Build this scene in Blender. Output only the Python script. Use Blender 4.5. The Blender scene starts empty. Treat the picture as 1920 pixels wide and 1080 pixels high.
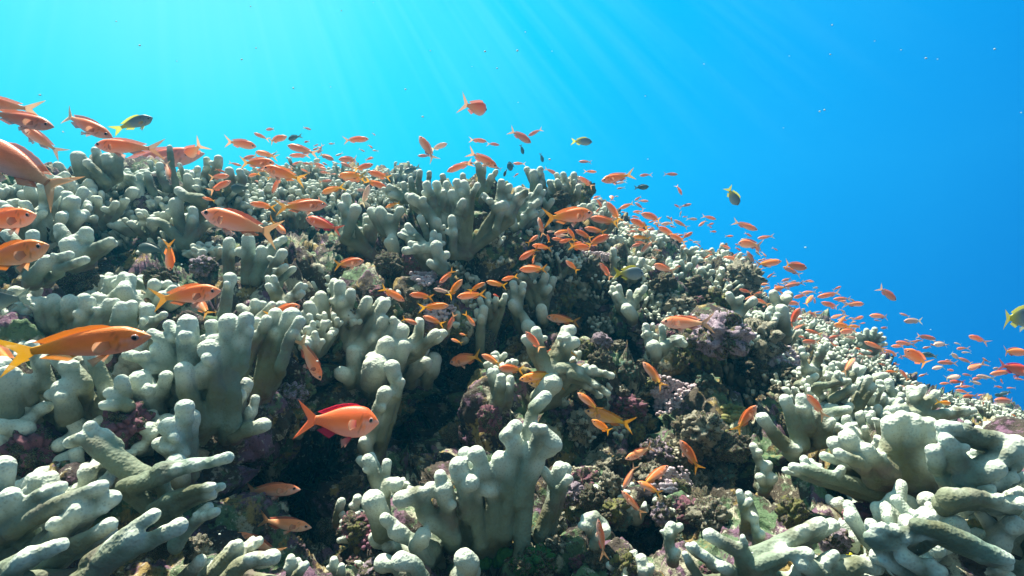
import bpy, math, random
import numpy as np
from mathutils import Vector, Matrix
random.seed(7); RNG = np.random.default_rng(7)
HAZE = True
SC = bpy.context.scene; COL = SC.collection

# ------------------------------------------------------------------ camera
F = 960.0                                   # focal length in photo pixels (90 degrees across 1920)
cam_d = bpy.data.cameras.new('camera'); cam = bpy.data.objects.new('camera', cam_d); COL.objects.link(cam)
cam.location = (0, 0, 0); cam.rotation_euler = (math.radians(90), 0, 0)
cam_d.sensor_width = 36; cam_d.lens = 18; cam_d.clip_start = 0.02; cam_d.clip_end = 200
SC.camera = cam

# ------------------------------------------------------------------ light: sun through water, bright surface overhead, blue water around, neutral fill added behind
SUN_DIR = Vector((-0.38, 0.42, 1.30)).normalized()       # towards the sun
w = bpy.data.worlds.new('World'); SC.world = w; w.use_nodes = True
N = w.node_tree.nodes; L = w.node_tree.links; N.clear()
def wn(t, **k):
    n = N.new(t)
    for a, b in k.items(): setattr(n, a, b)
    return n
def wmath(op, a, b=None, c=None, clamp=False):
    n = wn('ShaderNodeMath', operation=op, use_clamp=clamp)
    for i, x in enumerate((a, b, c)):
        if x is None: continue
        if isinstance(x, (int, float)): n.inputs[i].default_value = x
        else: L.new(x, n.inputs[i])
    return n.outputs[0]
def wdot(vec, v):
    n = wn('ShaderNodeVectorMath', operation='DOT_PRODUCT'); L.new(vec, n.inputs[0]); n.inputs[1].default_value = v
    return n.outputs['Value']
def wmix(f, a, b, bt='MIX'):
    n = wn('ShaderNodeMix', data_type='RGBA', blend_type=bt)
    if isinstance(f, (int, float)): n.inputs[0].default_value = f
    else: L.new(f, n.inputs[0])
    for i, x in ((6, a), (7, b)):
        if isinstance(x, tuple): n.inputs[i].default_value = x
        else: L.new(x, n.inputs[i])
    return n.outputs[2]
def wsmooth(x, a, b):
    n = wn('ShaderNodeMapRange', interpolation_type='SMOOTHSTEP'); L.new(x, n.inputs[0])
    n.inputs[1].default_value = a; n.inputs[2].default_value = b
    return n.outputs[0]
tc = wn('ShaderNodeTexCoord'); D3 = tc.outputs['Generated']
G = Vector((300-960, 960, 540+250)).normalized()
dg = wdot(D3, G)
ramp = wn('ShaderNodeValToRGB'); L.new(dg, ramp.inputs[0]); ramp.color_ramp.interpolation = 'B_SPLINE'
stops = [(0.0, (0.0, 0.14, 0.56)), (0.22, (0.0, 0.215, 0.70)), (0.40, (0.0, 0.31, 0.84)), (0.56, (0.0, 0.40, 0.93)),
         (0.72, (0.0, 0.49, 0.98)), (0.84, (0.004, 0.62, 0.99)), (0.92, (0.03, 0.74, 0.98)), (0.96, (0.07, 0.81, 0.96)), (1.0, (0.20, 0.92, 0.98))]
cr = ramp.color_ramp
while len(cr.elements) < len(stops): cr.elements.new(0.5)
for e, (p, c) in zip(cr.elements, stops): e.position = p; e.color = (*c, 1)
# shafts of light fanning out from the direction of the sun
S = Vector((-0.72, 1.0, 1.45)).normalized()
A = S.cross(Vector((0, 0, 1))).normalized(); B = S.cross(A).normalized()
phi = wmath('ARCTAN2', wdot(D3, A), wdot(D3, B))
def rays(scale, seed, lo, hi):
    cx = wn('ShaderNodeCombineXYZ'); L.new(wmath('MULTIPLY', phi, scale), cx.inputs[0]); cx.inputs[1].default_value = seed
    L.new(wmath('MULTIPLY', wdot(D3, S), 2.2), cx.inputs[2])
    nz = wn('ShaderNodeTexNoise'); nz.inputs['Scale'].default_value = 1; nz.inputs['Detail'].default_value = 1.5
    L.new(cx.outputs[0], nz.inputs['Vector'])
    return wsmooth(nz.outputs[0], lo, hi)
ray = wmath('ADD', wmath('MULTIPLY', rays(30, 3, .40, .78), .6), wmath('MULTIPLY', rays(9, 11, .3, .75), .55))
zc = wn('ShaderNodeSeparateXYZ'); L.new(D3, zc.inputs[0])
rfade = wmath('MULTIPLY', wsmooth(zc.outputs[2], 0.12, 0.50), wsmooth(dg, 0.25, 0.95))
rayamt = wmath('MULTIPLY', wmath('MULTIPLY', ray, rfade), 0.10)
col = wmix(rayamt, ramp.outputs[0], (0.55, 1.25, 1.2, 1))
# the bright rippled surface overhead, neutral fill light added behind the camera, the dark below
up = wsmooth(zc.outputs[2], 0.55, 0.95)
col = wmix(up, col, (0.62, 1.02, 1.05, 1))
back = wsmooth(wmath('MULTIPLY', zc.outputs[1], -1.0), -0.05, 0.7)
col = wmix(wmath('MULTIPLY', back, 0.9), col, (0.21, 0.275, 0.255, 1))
down = wsmooth(wmath('MULTIPLY', zc.outputs[2], -1.0), 0.12, 0.6)
col = wmix(down, col, (0.015, 0.05, 0.09, 1))
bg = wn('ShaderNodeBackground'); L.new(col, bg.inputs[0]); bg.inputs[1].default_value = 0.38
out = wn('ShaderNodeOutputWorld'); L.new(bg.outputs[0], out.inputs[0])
sun_d = bpy.data.lights.new('sun', 'SUN'); sun_d.energy = 5.0; sun_d.angle = math.radians(1.0); sun_d.color = (1.0, 0.94, 0.78)
sun = bpy.data.objects.new('sun', sun_d); COL.objects.link(sun)
sun.rotation_euler = (-SUN_DIR).to_track_quat('-Z', 'Y').to_euler()
vs_ = SC.view_settings; vs_.view_transform = 'Standard'; vs_.look = 'None'; vs_.exposure = 1.45; vs_.gamma = 1
SC.cycles.max_bounces = 5; SC.cycles.diffuse_bounces = 3; SC.cycles.volume_bounces = 0; SC.cycles.transparent_max_bounces = 6

# ------------------------------------------------------------------ numpy noise
def _h(ix, iy, iz, s):
    h = (ix * 374761393 + iy * 668265263 + iz * 2147483647 + s * 144665) & 0xffffffff
    h = ((h ^ (h >> 13)) * 1274126177) & 0xffffffff
    h = ((h ^ (h >> 16)) * 2246822519) & 0xffffffff
    return (h ^ (h >> 15)) & 0xffffffff
def vnoise(P, s=0):
    Fl = np.floor(P); I = Fl.astype(np.int64); f = P - Fl; u = f*f*f*(f*(f*6-15)+10)
    r = 0
    for dx in (0, 1):
        for dy in (0, 1):
            for dz in (0, 1):
                v = _h(I[:, 0]+dx, I[:, 1]+dy, I[:, 2]+dz, s) / 4294967295.0
                wt = (u[:, 0] if dx else 1-u[:, 0]) * (u[:, 1] if dy else 1-u[:, 1]) * (u[:, 2] if dz else 1-u[:, 2])
                r = r + v * wt
    return r * 2 - 1
def fbm(P, o=4, s=0, g=.5):
    r = 0; a = 1; t = 0
    for k in range(o):
        r = r + a * vnoise(P * (2.03**k) + 17.3*k, s+k); t += a; a *= g
    return r / t
def worley(P, s=0):
    I = np.floor(P).astype(np.int64); d1 = np.full(len(P), 9.0); d2 = d1.copy()
    for dx in (-1, 0, 1):
        for dy in (-1, 0, 1):
            for dz in (-1, 0, 1):
                x, y, z = I[:, 0]+dx, I[:, 1]+dy, I[:, 2]+dz
                q = np.stack([x + _h(x, y, z, s)/4294967295.0, y + _h(x, y, z, s+1)/4294967295.0, z + _h(x, y, z, s+2)/4294967295.0], 1)
                d = np.sqrt(((P-q)**2).sum(1))
                d2 = np.minimum(d2, np.maximum(d, d1)); d1 = np.minimum(d1, d)
    return d1, d2

# ------------------------------------------------------------------ mesh and material helpers
def new_mesh(name, V, Fc, mat=None, smooth=True, attr=None):
    me = bpy.data.meshes.new(name)
    V = np.asarray(V, dtype=np.float32); nv = len(V)
    me.vertices.add(nv); me.vertices.foreach_set('co', V.ravel())
    if isinstance(Fc, np.ndarray):
        n, k = Fc.shape; loops = Fc.ravel().astype(np.int32); starts = np.arange(n, dtype=np.int32)*k; tot = np.full(n, k, dtype=np.int32)
    else:
        loops = np.array([i for f in Fc for i in f], dtype=np.int32); tot = np.array([len(f) for f in Fc], dtype=np.int32)
        starts = np.concatenate([[0], np.cumsum(tot)[:-1]]).astype(np.int32); n = len(Fc)
    me.loops.add(len(loops)); me.loops.foreach_set('vertex_index', loops)
    me.polygons.add(n); me.polygons.foreach_set('loop_start', starts); me.polygons.foreach_set('loop_total', tot)
    if smooth: me.polygons.foreach_set('use_smooth', np.ones(n, dtype=bool))
    me.update(calc_edges=True); me.validate()
    if mat: me.materials.append(mat)
    if attr is not None: set_attr(me, attr)
    return me
def set_attr(me, C, name='tint'):
    C = np.asarray(C, dtype=np.float32)
    if C.ndim == 1:
        a = me.attributes.new(name, 'FLOAT', 'POINT'); a.data.foreach_set('value', C)
    else:
        a = me.attributes.new(name, 'FLOAT_COLOR', 'POINT')
        a.data.foreach_set('color', np.concatenate([C[:, :3], np.ones((len(C), 1), np.float32)], 1).ravel())
def link(name, me, parent=None, **p):
    o = bpy.data.objects.new(name, me); COL.objects.link(o)
    if parent: o.parent = parent
    for k, v in p.items(): o[k] = v
    return o
class NT:
    def __init__(s, name):
        s.m = bpy.data.materials.new(name); s.m.use_nodes = True; s.t = s.m.node_tree; s.t.nodes.clear()
        s.o = s.n('ShaderNodeOutputMaterial'); s.b = s.n('ShaderNodeBsdfPrincipled'); s.l(s.b.outputs[0], s.o.inputs[0])
        s.obj = s.n('ShaderNodeTexCoord').outputs['Object']
    def n(s, t, **k):
        x = s.t.nodes.new(t)
        for a, b in k.items(): setattr(x, a, b)
        return x
    def l(s, a, b): s.t.links.new(a, b)
    def put(s, i, x):
        if isinstance(x, (int, float)): i.default_value = x
        elif isinstance(x, tuple): i.default_value = (*x, 1) if len(x) == 3 else x
        else: s.l(x, i)
    def noise(s, sc, det=4, rough=.55, vec=None, out=0, dist=0):
        x = s.n('ShaderNodeTexNoise'); x.inputs['Scale'].default_value = sc; x.inputs['Detail'].default_value = det
        x.inputs['Roughness'].default_value = rough; x.inputs['Distortion'].default_value = dist; s.l(vec or s.obj, x.inputs['Vector']); return x.outputs[out]
    def vor(s, sc, vec=None, feat='F1', out=0):
        x = s.n('ShaderNodeTexVoronoi', feature=feat); x.inputs['Scale'].default_value = sc; s.l(vec or s.obj, x.inputs['Vector']); return x.outputs[out]
    def step(s, x, a, b):
        r = s.n('ShaderNodeMapRange', interpolation_type='SMOOTHSTEP'); s.l(x, r.inputs[0]); r.inputs[1].default_value = a; r.inputs[2].default_value = b; return r.outputs[0]
    def mix(s, f, a, b, bt='MIX'):
        x = s.n('ShaderNodeMix', data_type='RGBA', blend_type=bt); s.put(x.inputs[0], f); s.put(x.inputs[6], a); s.put(x.inputs[7], b); return x.outputs[2]
    def math(s, op, a, b=0.0, cl=False):
        x = s.n('ShaderNodeMath', operation=op, use_clamp=cl); s.put(x.inputs[0], a); s.put(x.inputs[1], b); return x.outputs[0]
    def attr(s, nm, out): 
        x = s.n('ShaderNodeAttribute'); x.attribute_name = nm; return x.outputs[out]
    def bump(s, h, dist, st=1.0, prev=None):
        x = s.n('ShaderNodeBump'); x.inputs['Strength'].default_value = st; x.inputs['Distance'].default_value = dist; s.l(h, x.inputs['Height'])
        if prev: s.l(prev, x.inputs['Normal'])
        return x.outputs[0]
    def rand(s): return s.n('ShaderNodeObjectInfo').outputs['Random']
    def shifted(s):
        c = s.n('ShaderNodeVectorMath', operation='MULTIPLY_ADD'); s.l(s.n('ShaderNodeObjectInfo').outputs['Random'], c.inputs[0]); c.inputs[1].default_value = (31, 17, 23); s.l(s.obj, c.inputs[2]); return c.outputs[0]

def coral_mat():
    m = NT('coral_skin'); v = m.shifted()
    tip = m.attr('tip', 'Fac')
    base = m.mix(m.rand(), (0.24, 0.255, 0.165), (0.165, 0.245, 0.20))
    base = m.mix(m.step(m.noise(14, 3, vec=v), .35, .7), base, (0.12, 0.125, 0.07))
    c = m.mix(m.math('MULTIPLY', tip, .9), base, (0.80, 0.87, 0.78))
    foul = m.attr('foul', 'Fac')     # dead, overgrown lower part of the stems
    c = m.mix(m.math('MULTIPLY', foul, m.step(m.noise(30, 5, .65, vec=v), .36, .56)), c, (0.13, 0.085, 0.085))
    pol = m.vor(300, vec=v); c = m.mix(m.math('MULTIPLY', m.step(pol, .42, .12), .28), c, (0.13, 0.14, 0.09))
    m.l(c, m.b.inputs['Base Color']); m.b.inputs['Roughness'].default_value = .75; m.b.inputs['Specular IOR Level'].default_value = .25
    nb = m.bump(m.noise(60, 4, .6, vec=v), .0022, .5); nb = m.bump(pol, .0014, .6, nb)
    m.l(nb, m.b.inputs['Normal'])
    return m.m
def rock_mat(name, dark=1.0, coords=True):
    m = NT(name); v = m.shifted() if coords else m.obj
    n1 = m.noise(7, 6, .65, v, dist=.6); n2 = m.noise(11, 7, .72, v, 1); n3 = m.noise(17, 6, .68, v); n4 = m.noise(75, 5, .7, v)
    c = m.mix(m.step(n1, .35, .65), (0.04, 0.028, 0.032), (0.10, 0.085, 0.06))
    sep = m.n('ShaderNodeSeparateColor'); m.l(n2, sep.inputs[0])
    c = m.mix(m.math('MULTIPLY', m.step(sep.outputs[0], .53, .58), .8), c, (0.22, 0.12, 0.19))
    c = m.mix(m.math('MULTIPLY', m.step(sep.outputs[1], .52, .57), .85), c, (0.13, 0.22, 0.11))
    c = m.mix(m.math('MULTIPLY', m.step(sep.outputs[2], .54, .59), .85), c, (0.34, 0.25, 0.09))
    c = m.mix(m.math('MULTIPLY', m.step(n3, .56, .61), .85), c, (0.46, 0.45, 0.33))
    c = m.mix(m.math('MULTIPLY', m.step(n4, .59, .66), .7), c, (0.60, 0.58, 0.48))
    c = m.mix(m.math('MULTIPLY', m.step(n4, .44, .34), .7), c, (0.02, 0.015, 0.02))
    if dark != 1: c = m.mix(1.0, c, (dark, dark, dark), 'MULTIPLY')
    m.l(c, m.b.inputs['Base Color']); m.b.inputs['Roughness'].default_value = .85; m.b.inputs['Specular IOR Level'].default_value = .2
    nb = m.bump(n3, .012, .8); nb = m.bump(n4, .006, .9, nb); nb = m.bump(m.noise(240, 3, .6, v), .0015, .7, nb)
    m.l(nb, m.b.inputs['Normal'])
    return m.m
def plain_mat(name, c1, c2, sc=60, rough=.8, bump=.002):
    m = NT(name); v = m.shifted(); n = m.noise(sc, 5, .65, v)
    m.l(m.mix(m.step(n, .35, .65), c1, c2), m.b.inputs['Base Color']); m.b.inputs['Roughness'].default_value = rough
    m.b.inputs['Specular IOR Level'].default_value = .25
    m.l(m.bump(n, bump, .8), m.b.inputs['Normal']); return m.m
def fish_mat(name, fin=False):
    m = NT(name); c = m.attr('tint', 'Color')
    hs = m.n('ShaderNodeHueSaturation'); m.l(c, hs.inputs['Color'])
    m.l(m.math('ADD', m.math('MULTIPLY', m.rand(), .4), .8), hs.inputs['Value'])
    m.l(m.math('ADD', m.math('MULTIPLY', m.rand(), .016), .492), hs.inputs['Hue'])
    m.l(hs.outputs[0], m.b.inputs['Base Color'])
    m.b.inputs['Roughness'].default_value = .42; m.b.inputs['Specular IOR Level'].default_value = .4
    if not fin:
        tb = m.n('ShaderNodeBsdfTranslucent'); m.l(hs.outputs[0], tb.inputs[0]); mb = m.n('ShaderNodeMixShader'); mb.inputs[0].default_value = .24
        m.l(m.b.outputs[0], mb.inputs[1]); m.l(tb.outputs[0], mb.inputs[2]); m.l(mb.outputs[0], m.o.inputs[0])
    if fin:
        wv = m.n('ShaderNodeTexWave'); wv.inputs['Scale'].default_value = 55; wv.inputs['Distortion'].default_value = 1.0; m.l(m.obj, wv.inputs['Vector'])
        m.l(m.bump(wv.outputs[1], .002, .4), m.b.inputs['Normal'])
        tr = m.n('ShaderNodeBsdfTranslucent'); m.l(hs.outputs[0], tr.inputs[0])
        tp = m.n('ShaderNodeBsdfTransparent'); a = m.n('ShaderNodeMixShader'); a.inputs[0].default_value = .45
        m.l(m.b.outputs[0], a.inputs[1]); m.l(tr.outputs[0], a.inputs[2])
        b = m.n('ShaderNodeMixShader'); b.inputs[0].default_value = .34; m.l(a.outputs[0], b.inputs[1]); m.l(tp.outputs[0], b.inputs[2])
        m.l(b.outputs[0], m.o.inputs[0])
    else:
        m.l(m.bump(m.vor(95), .003, .14), m.b.inputs['Normal'])
        m.b.inputs['Subsurface Weight'].default_value = .0
    return m.m
M_CORAL = coral_mat(); M_REEF = rock_mat('encrusted_reef_rock', 0.82, False); M_ROCK = rock_mat('encrusted_boulder', 1.15)
M_BODY = fish_mat('fish_skin'); M_FIN = fish_mat('fish_fin', True)

# ------------------------------------------------------------------ the reef: one relief whose distance is interpolated between measured points
CTRL = [(-500,330,1.5),(-500,700,.8),(-500,1080,.6),(-500,1600,.42),(0,1080,.52),(300,1080,.56),(600,1080,.66),(960,1080,.68),(1250,1080,.66),(1500,1080,.62),(1920,1080,.58),(2420,1080,.6),
 (960,1600,.40),(1920,1600,.40),(300,1600,.38),(0,800,.68),(300,750,.76),(430,680,.86),(600,800,1.0),(900,900,.82),(960,700,1.15),(650,610,1.05),(1150,800,1.0),(1300,900,.92),(1500,820,.92),(1700,850,.76),(1900,880,.72),
 (0,600,.92),(250,600,1.08),(100,430,1.2),(350,430,1.35),(500,480,1.35),(620,420,1.7),(850,440,1.4),(880,340,1.6),(1050,350,1.9),(1000,550,1.35),(1200,500,1.75),(1350,610,1.35),(1300,490,2.3),(1450,610,1.9),
 (1550,690,1.6),(1600,650,2.3),(1650,770,1.35),(1800,790,1.8),(1920,810,1.8),(0,330,1.55),(200,310,1.9),(350,315,2.1),(500,330,2.5),(650,320,3.0),(750,330,3.2),(1130,410,2.3),(1380,500,2.8),(1500,600,2.8),
 (1640,660,3.0),(1750,745,3.0),(1920,785,3.0),(2420,950,2.4)]
C_ = np.array(CTRL, float); CX = C_[:, :2]/1000; CW = 1/C_[:, 2]
def _tps(r2): return np.where(r2 > 0, r2*np.log(np.maximum(r2, 1e-12)), 0)
K = _tps(((CX[:, None]-CX[None])**2).sum(2)) + np.eye(len(CX))*2e-3
Pm = np.concatenate([np.ones((len(CX), 1)), CX], 1)
sol = np.linalg.solve(np.block([[K, Pm], [Pm.T, np.zeros((3, 3))]]), np.concatenate([CW, np.zeros(3)]))
def inv_depth(uv):
    X = uv/1000; r = np.full(len(X), sol[-3]) + X@sol[-2:]
    for k in range(len(CX)): r += sol[k]*_tps(((X-CX[k])**2).sum(1))
    return r
# the crest line of the bare rock (coral stands above it)
CREST = [(-520,350),(0,335),(110,345),(190,325),(300,335),(420,345),(520,330),(640,322),(770,330),(800,365),(860,350),(960,345),(1010,350),(1085,362),(1120,395),(1160,425),(1240,450),(1300,478),(1390,505),(1425,560),(1470,585),(1560,610),(1625,650),(1660,690),(1720,728),(1800,752),(1920,776),(2440,960)]
cu, cv = np.array(CREST, float).T
def crest(u): return np.interp(u, cu, cv)
PITS = [(800,770,60,90,.42),(845,690,40,40,.2),(500,900,85,70,.55),(570,985,70,70,.5),(640,900,60,70,.4),(610,450,70,35,.14),(300,500,130,28,.12),(210,420,60,25,.10),(880,520,60,35,.12),(1165,650,45,40,.26),(1340,715,70,40,.34),
        (1090,560,30,30,.1),(1400,750,50,30,.15),(1180,1010,50,40,.3),(1430,915,60,40,.18),(1560,930,110,30,.34),(700,500,60,30,.12),(1280,640,25,45,.12),(60,850,110,18,.12),(230,850,60,40,.15),(1240,790,30,50,.1),(1060,400,25,30,.08),(1100,610,40,30,.14),(760,860,50,70,.2),(1700,960,90,25,.15)]
us = np.concatenate([np.arange(-520, -20, 10), np.arange(-20, 1940, 2.6), np.arange(1940, 2441, 10)])
NR, NB = 330, 46
t = np.linspace(0, 1, NR)**1.0
U, T = np.meshgrid(us, t); CV = crest(U); V = CV + T*(1560-CV)
T2 = T*0; q = T.copy()
V = CV + (1560-CV)*np.where(q < .8, q/.8*.62, .62+(q-.8)/.2*.38)
idp = inv_depth(np.stack([U.ravel(), V.ravel()], 1)).reshape(U.shape)
Y = 1/np.clip(idp, .28, 3.2)
for a, b, ra, rb, d in PITS: Y = Y*(1+d*np.exp(-((U-a)/ra)**2-((V-b)/rb)**2))
P = np.stack([(U-960)/F*Y, Y, (540-V)/F*Y], 2)
bk = np.linspace(0, 1, NB+1)[1:, None]                  # the far side of the mound, falling away behind the crest
top = P[0][None]
out_dir = top[0]*np.array([1, 1, 0]); out_dir /= np.linalg.norm(out_dir, axis=1)[:, None]
backP = top + out_dir[None]*(bk[..., None]*3.2) + np.array([0, 0, -1.0])*(bk[..., None]**1.6*4.0)
P = np.concatenate([backP[::-1], P], 0)
ny, nx = P.shape[:2]
def grid_normals(P):
    du = np.gradient(P, axis=1); dv = np.gradient(P, axis=0); n = np.cross(dv, du); n /= np.linalg.norm(n, axis=2)[..., None]+1e-9
    return n
def blur(A, k):
    for _ in range(k):
        A = np.concatenate([A[:1], (A[:-2]+2*A[1:-1]+A[2:])/4, A[-1:]], 0); A = np.concatenate([A[:, :1], (A[:, :-2]+2*A[:, 1:-1]+A[:, 2:])/4, A[:, -1:]], 1)
    return A
Nn = blur(grid_normals(P), 12); Nn /= np.linalg.norm(Nn, axis=2)[..., None]
Q = P.reshape(-1, 3); dist = np.linalg.norm(Q, axis=1)
wa, wb = worley(Q*np.array([5.5, 5.5, 7])+fbm(Q*6, 2, 5)[:, None]*.5, 40); wc, wd = worley(Q*16+fbm(Q*20, 2, 9)[:, None]*.4, 60)
disp = (.62-wa)*.13 - np.clip(.12-(wb-wa), 0, 1)*.35 + (.55-wc)*.035 - np.clip(.16-(wd-wc), 0, 1)*.06 + fbm(Q*30, 4, 3, .6)*.020 + fbm(Q*110, 3, 13, .6)*.006
disp *= np.clip(dist/1.1, .5, 1.15)
n_ = Nn.reshape(-1, 3)
side = np.stack([vnoise(Q*9, 70), vnoise(Q*9, 71), vnoise(Q*9, 72)], 1)*.022
RP = (Q + n_*disp[:, None] + side).reshape(ny, nx, 3)
ii = np.arange(ny*nx).reshape(ny, nx)
quads = np.stack([ii[:-1, :-1], ii[1:, :-1], ii[1:, 1:], ii[:-1, 1:]], -1).reshape(-1, 4)
reef = link('reef_rock', new_mesh('reef_rock', RP.reshape(-1, 3), quads, M_REEF), kind='structure')
# depth of the nearest rock seen at a pixel of the photograph
BW = 8; DB = np.full((200, 320), 99.0)
rp = RP.reshape(-1, 3); ok = rp[:, 1] > .1
pu = rp[ok, 0]/rp[ok, 1]*F+960; pv = 540-rp[ok, 2]/rp[ok, 1]*F
bi = ((pv+100)/BW).astype(int); bj = ((pu+320)/BW).astype(int); inb = (bi >= 0) & (bi < 200) & (bj >= 0) & (bj < 320)
np.minimum.at(DB, (bi[inb], bj[inb]), rp[ok, 1][inb])
def depth(u, v, r=0):
    i = int((v+100)/BW); j = int((u+320)/BW); s = DB[max(0, i-r):i+r+1, max(0, j-r):j+r+1]
    return float(s.min()) if s.size else 99.0
def depth_sm(u, v):
    i = int((v+100)/BW); j = int((u+320)/BW); s = DB[max(0, i-2):i+3, max(0, j-2):j+3]; s = s[s < 90]
    return float(np.median(s)) if s.size else 2.0
def pt(u, v, y): return np.array([(u-960)/F*y, y, (540-v)/F*y])

# ------------------------------------------------------------------ corals
def ico(sub):
    import bmesh
    bm = bmesh.new(); bmesh.ops.create_icosphere(bm, subdivisions=sub, radius=1)
    v = np.array([x.co[:] for x in bm.verts]); f = np.array([[q.index for q in p.verts] for p in bm.faces]); bm.free(); return v, f
ICO2 = ico(2)
def coral_mesh(name, lines, vox, seed=0, mat=None, tips=None, lump=.13):
    """lines: list of [(point, radius), ...] from tip to root, united into one smooth branching body"""
    sph = []
    for ln in lines:
        for (a, ra), (b, rb) in zip(ln[:-1], ln[1:]):
            d = np.linalg.norm(b-a); n = max(1, int(d/(min(ra, rb)*.42)))
            for k in range(n):
                s = k/n; sph.append((*(a+(b-a)*s), ra+(rb-ra)*s))
        sph.append((*ln[-1][0], ln[-1][1]))
    S_ = np.array(sph); lm = 1+lump*vnoise(S_[:, :3]/(S_[:, 3:]*2.2), seed)
    Vt = (ICO2[0][None]*(S_[:, 3]*lm)[:, None, None] + S_[:, None, :3]).reshape(-1, 3)
    Ft = (ICO2[1][None] + (np.arange(len(S_))*len(ICO2[0]))[:, None, None]).reshape(-1, 3)
    tmp = bpy.data.objects.new('tmp', new_mesh('tmp', Vt, Ft)); COL.objects.link(tmp)
    r = tmp.modifiers.new('r', 'REMESH'); r.mode = 'VOXEL'; r.voxel_size = vox; r.use_smooth_shade = True
    sm = tmp.modifiers.new('s', 'SMOOTH'); sm.factor = .5; sm.iterations = 5
    dg_ = bpy.context.evaluated_depsgraph_get(); me = bpy.data.meshes.new_from_object(tmp.evaluated_get(dg_)); me.name = name
    old = tmp.data; bpy.data.objects.remove(tmp); bpy.data.meshes.remove(old)
    nv = len(me.vertices); co = np.empty(nv*3, np.float32); me.vertices.foreach_get('co', co); co = co.reshape(-1, 3).astype(float)
    no = np.empty(nv*3, np.float32); me.vertices.foreach_get('normal', no); no = no.reshape(-1, 3)
    rm = np.median([l[0][1] for l in lines])
    co += no*(fbm(co/(rm*1.3), 3, seed+5, .5)*rm*.15)[:, None]
    me.vertices.foreach_set('co', co.astype(np.float32).ravel())
    tp = np.array([l[0][0] for l in lines]); tr = np.array([l[0][1] for l in lines])
    d = np.full(nv, 9.0)
    for c, rr in zip(tp, tr): d = np.minimum(d, np.linalg.norm(co-c, axis=1)/(rr*2.6))
    set_attr(me, np.clip(1.1-d*1.1, 0, 1)**1.5, 'tip')
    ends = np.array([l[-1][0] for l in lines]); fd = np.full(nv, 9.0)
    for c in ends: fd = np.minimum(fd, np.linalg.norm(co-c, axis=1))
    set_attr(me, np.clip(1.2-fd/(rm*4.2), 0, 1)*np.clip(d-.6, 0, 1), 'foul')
    me.materials.clear(); me.materials.append(mat or M_CORAL)
    me.polygons.foreach_set('use_smooth', np.ones(len(me.polygons), bool)); me.update()
    return me
META = {}; HEAD = {}
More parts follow.
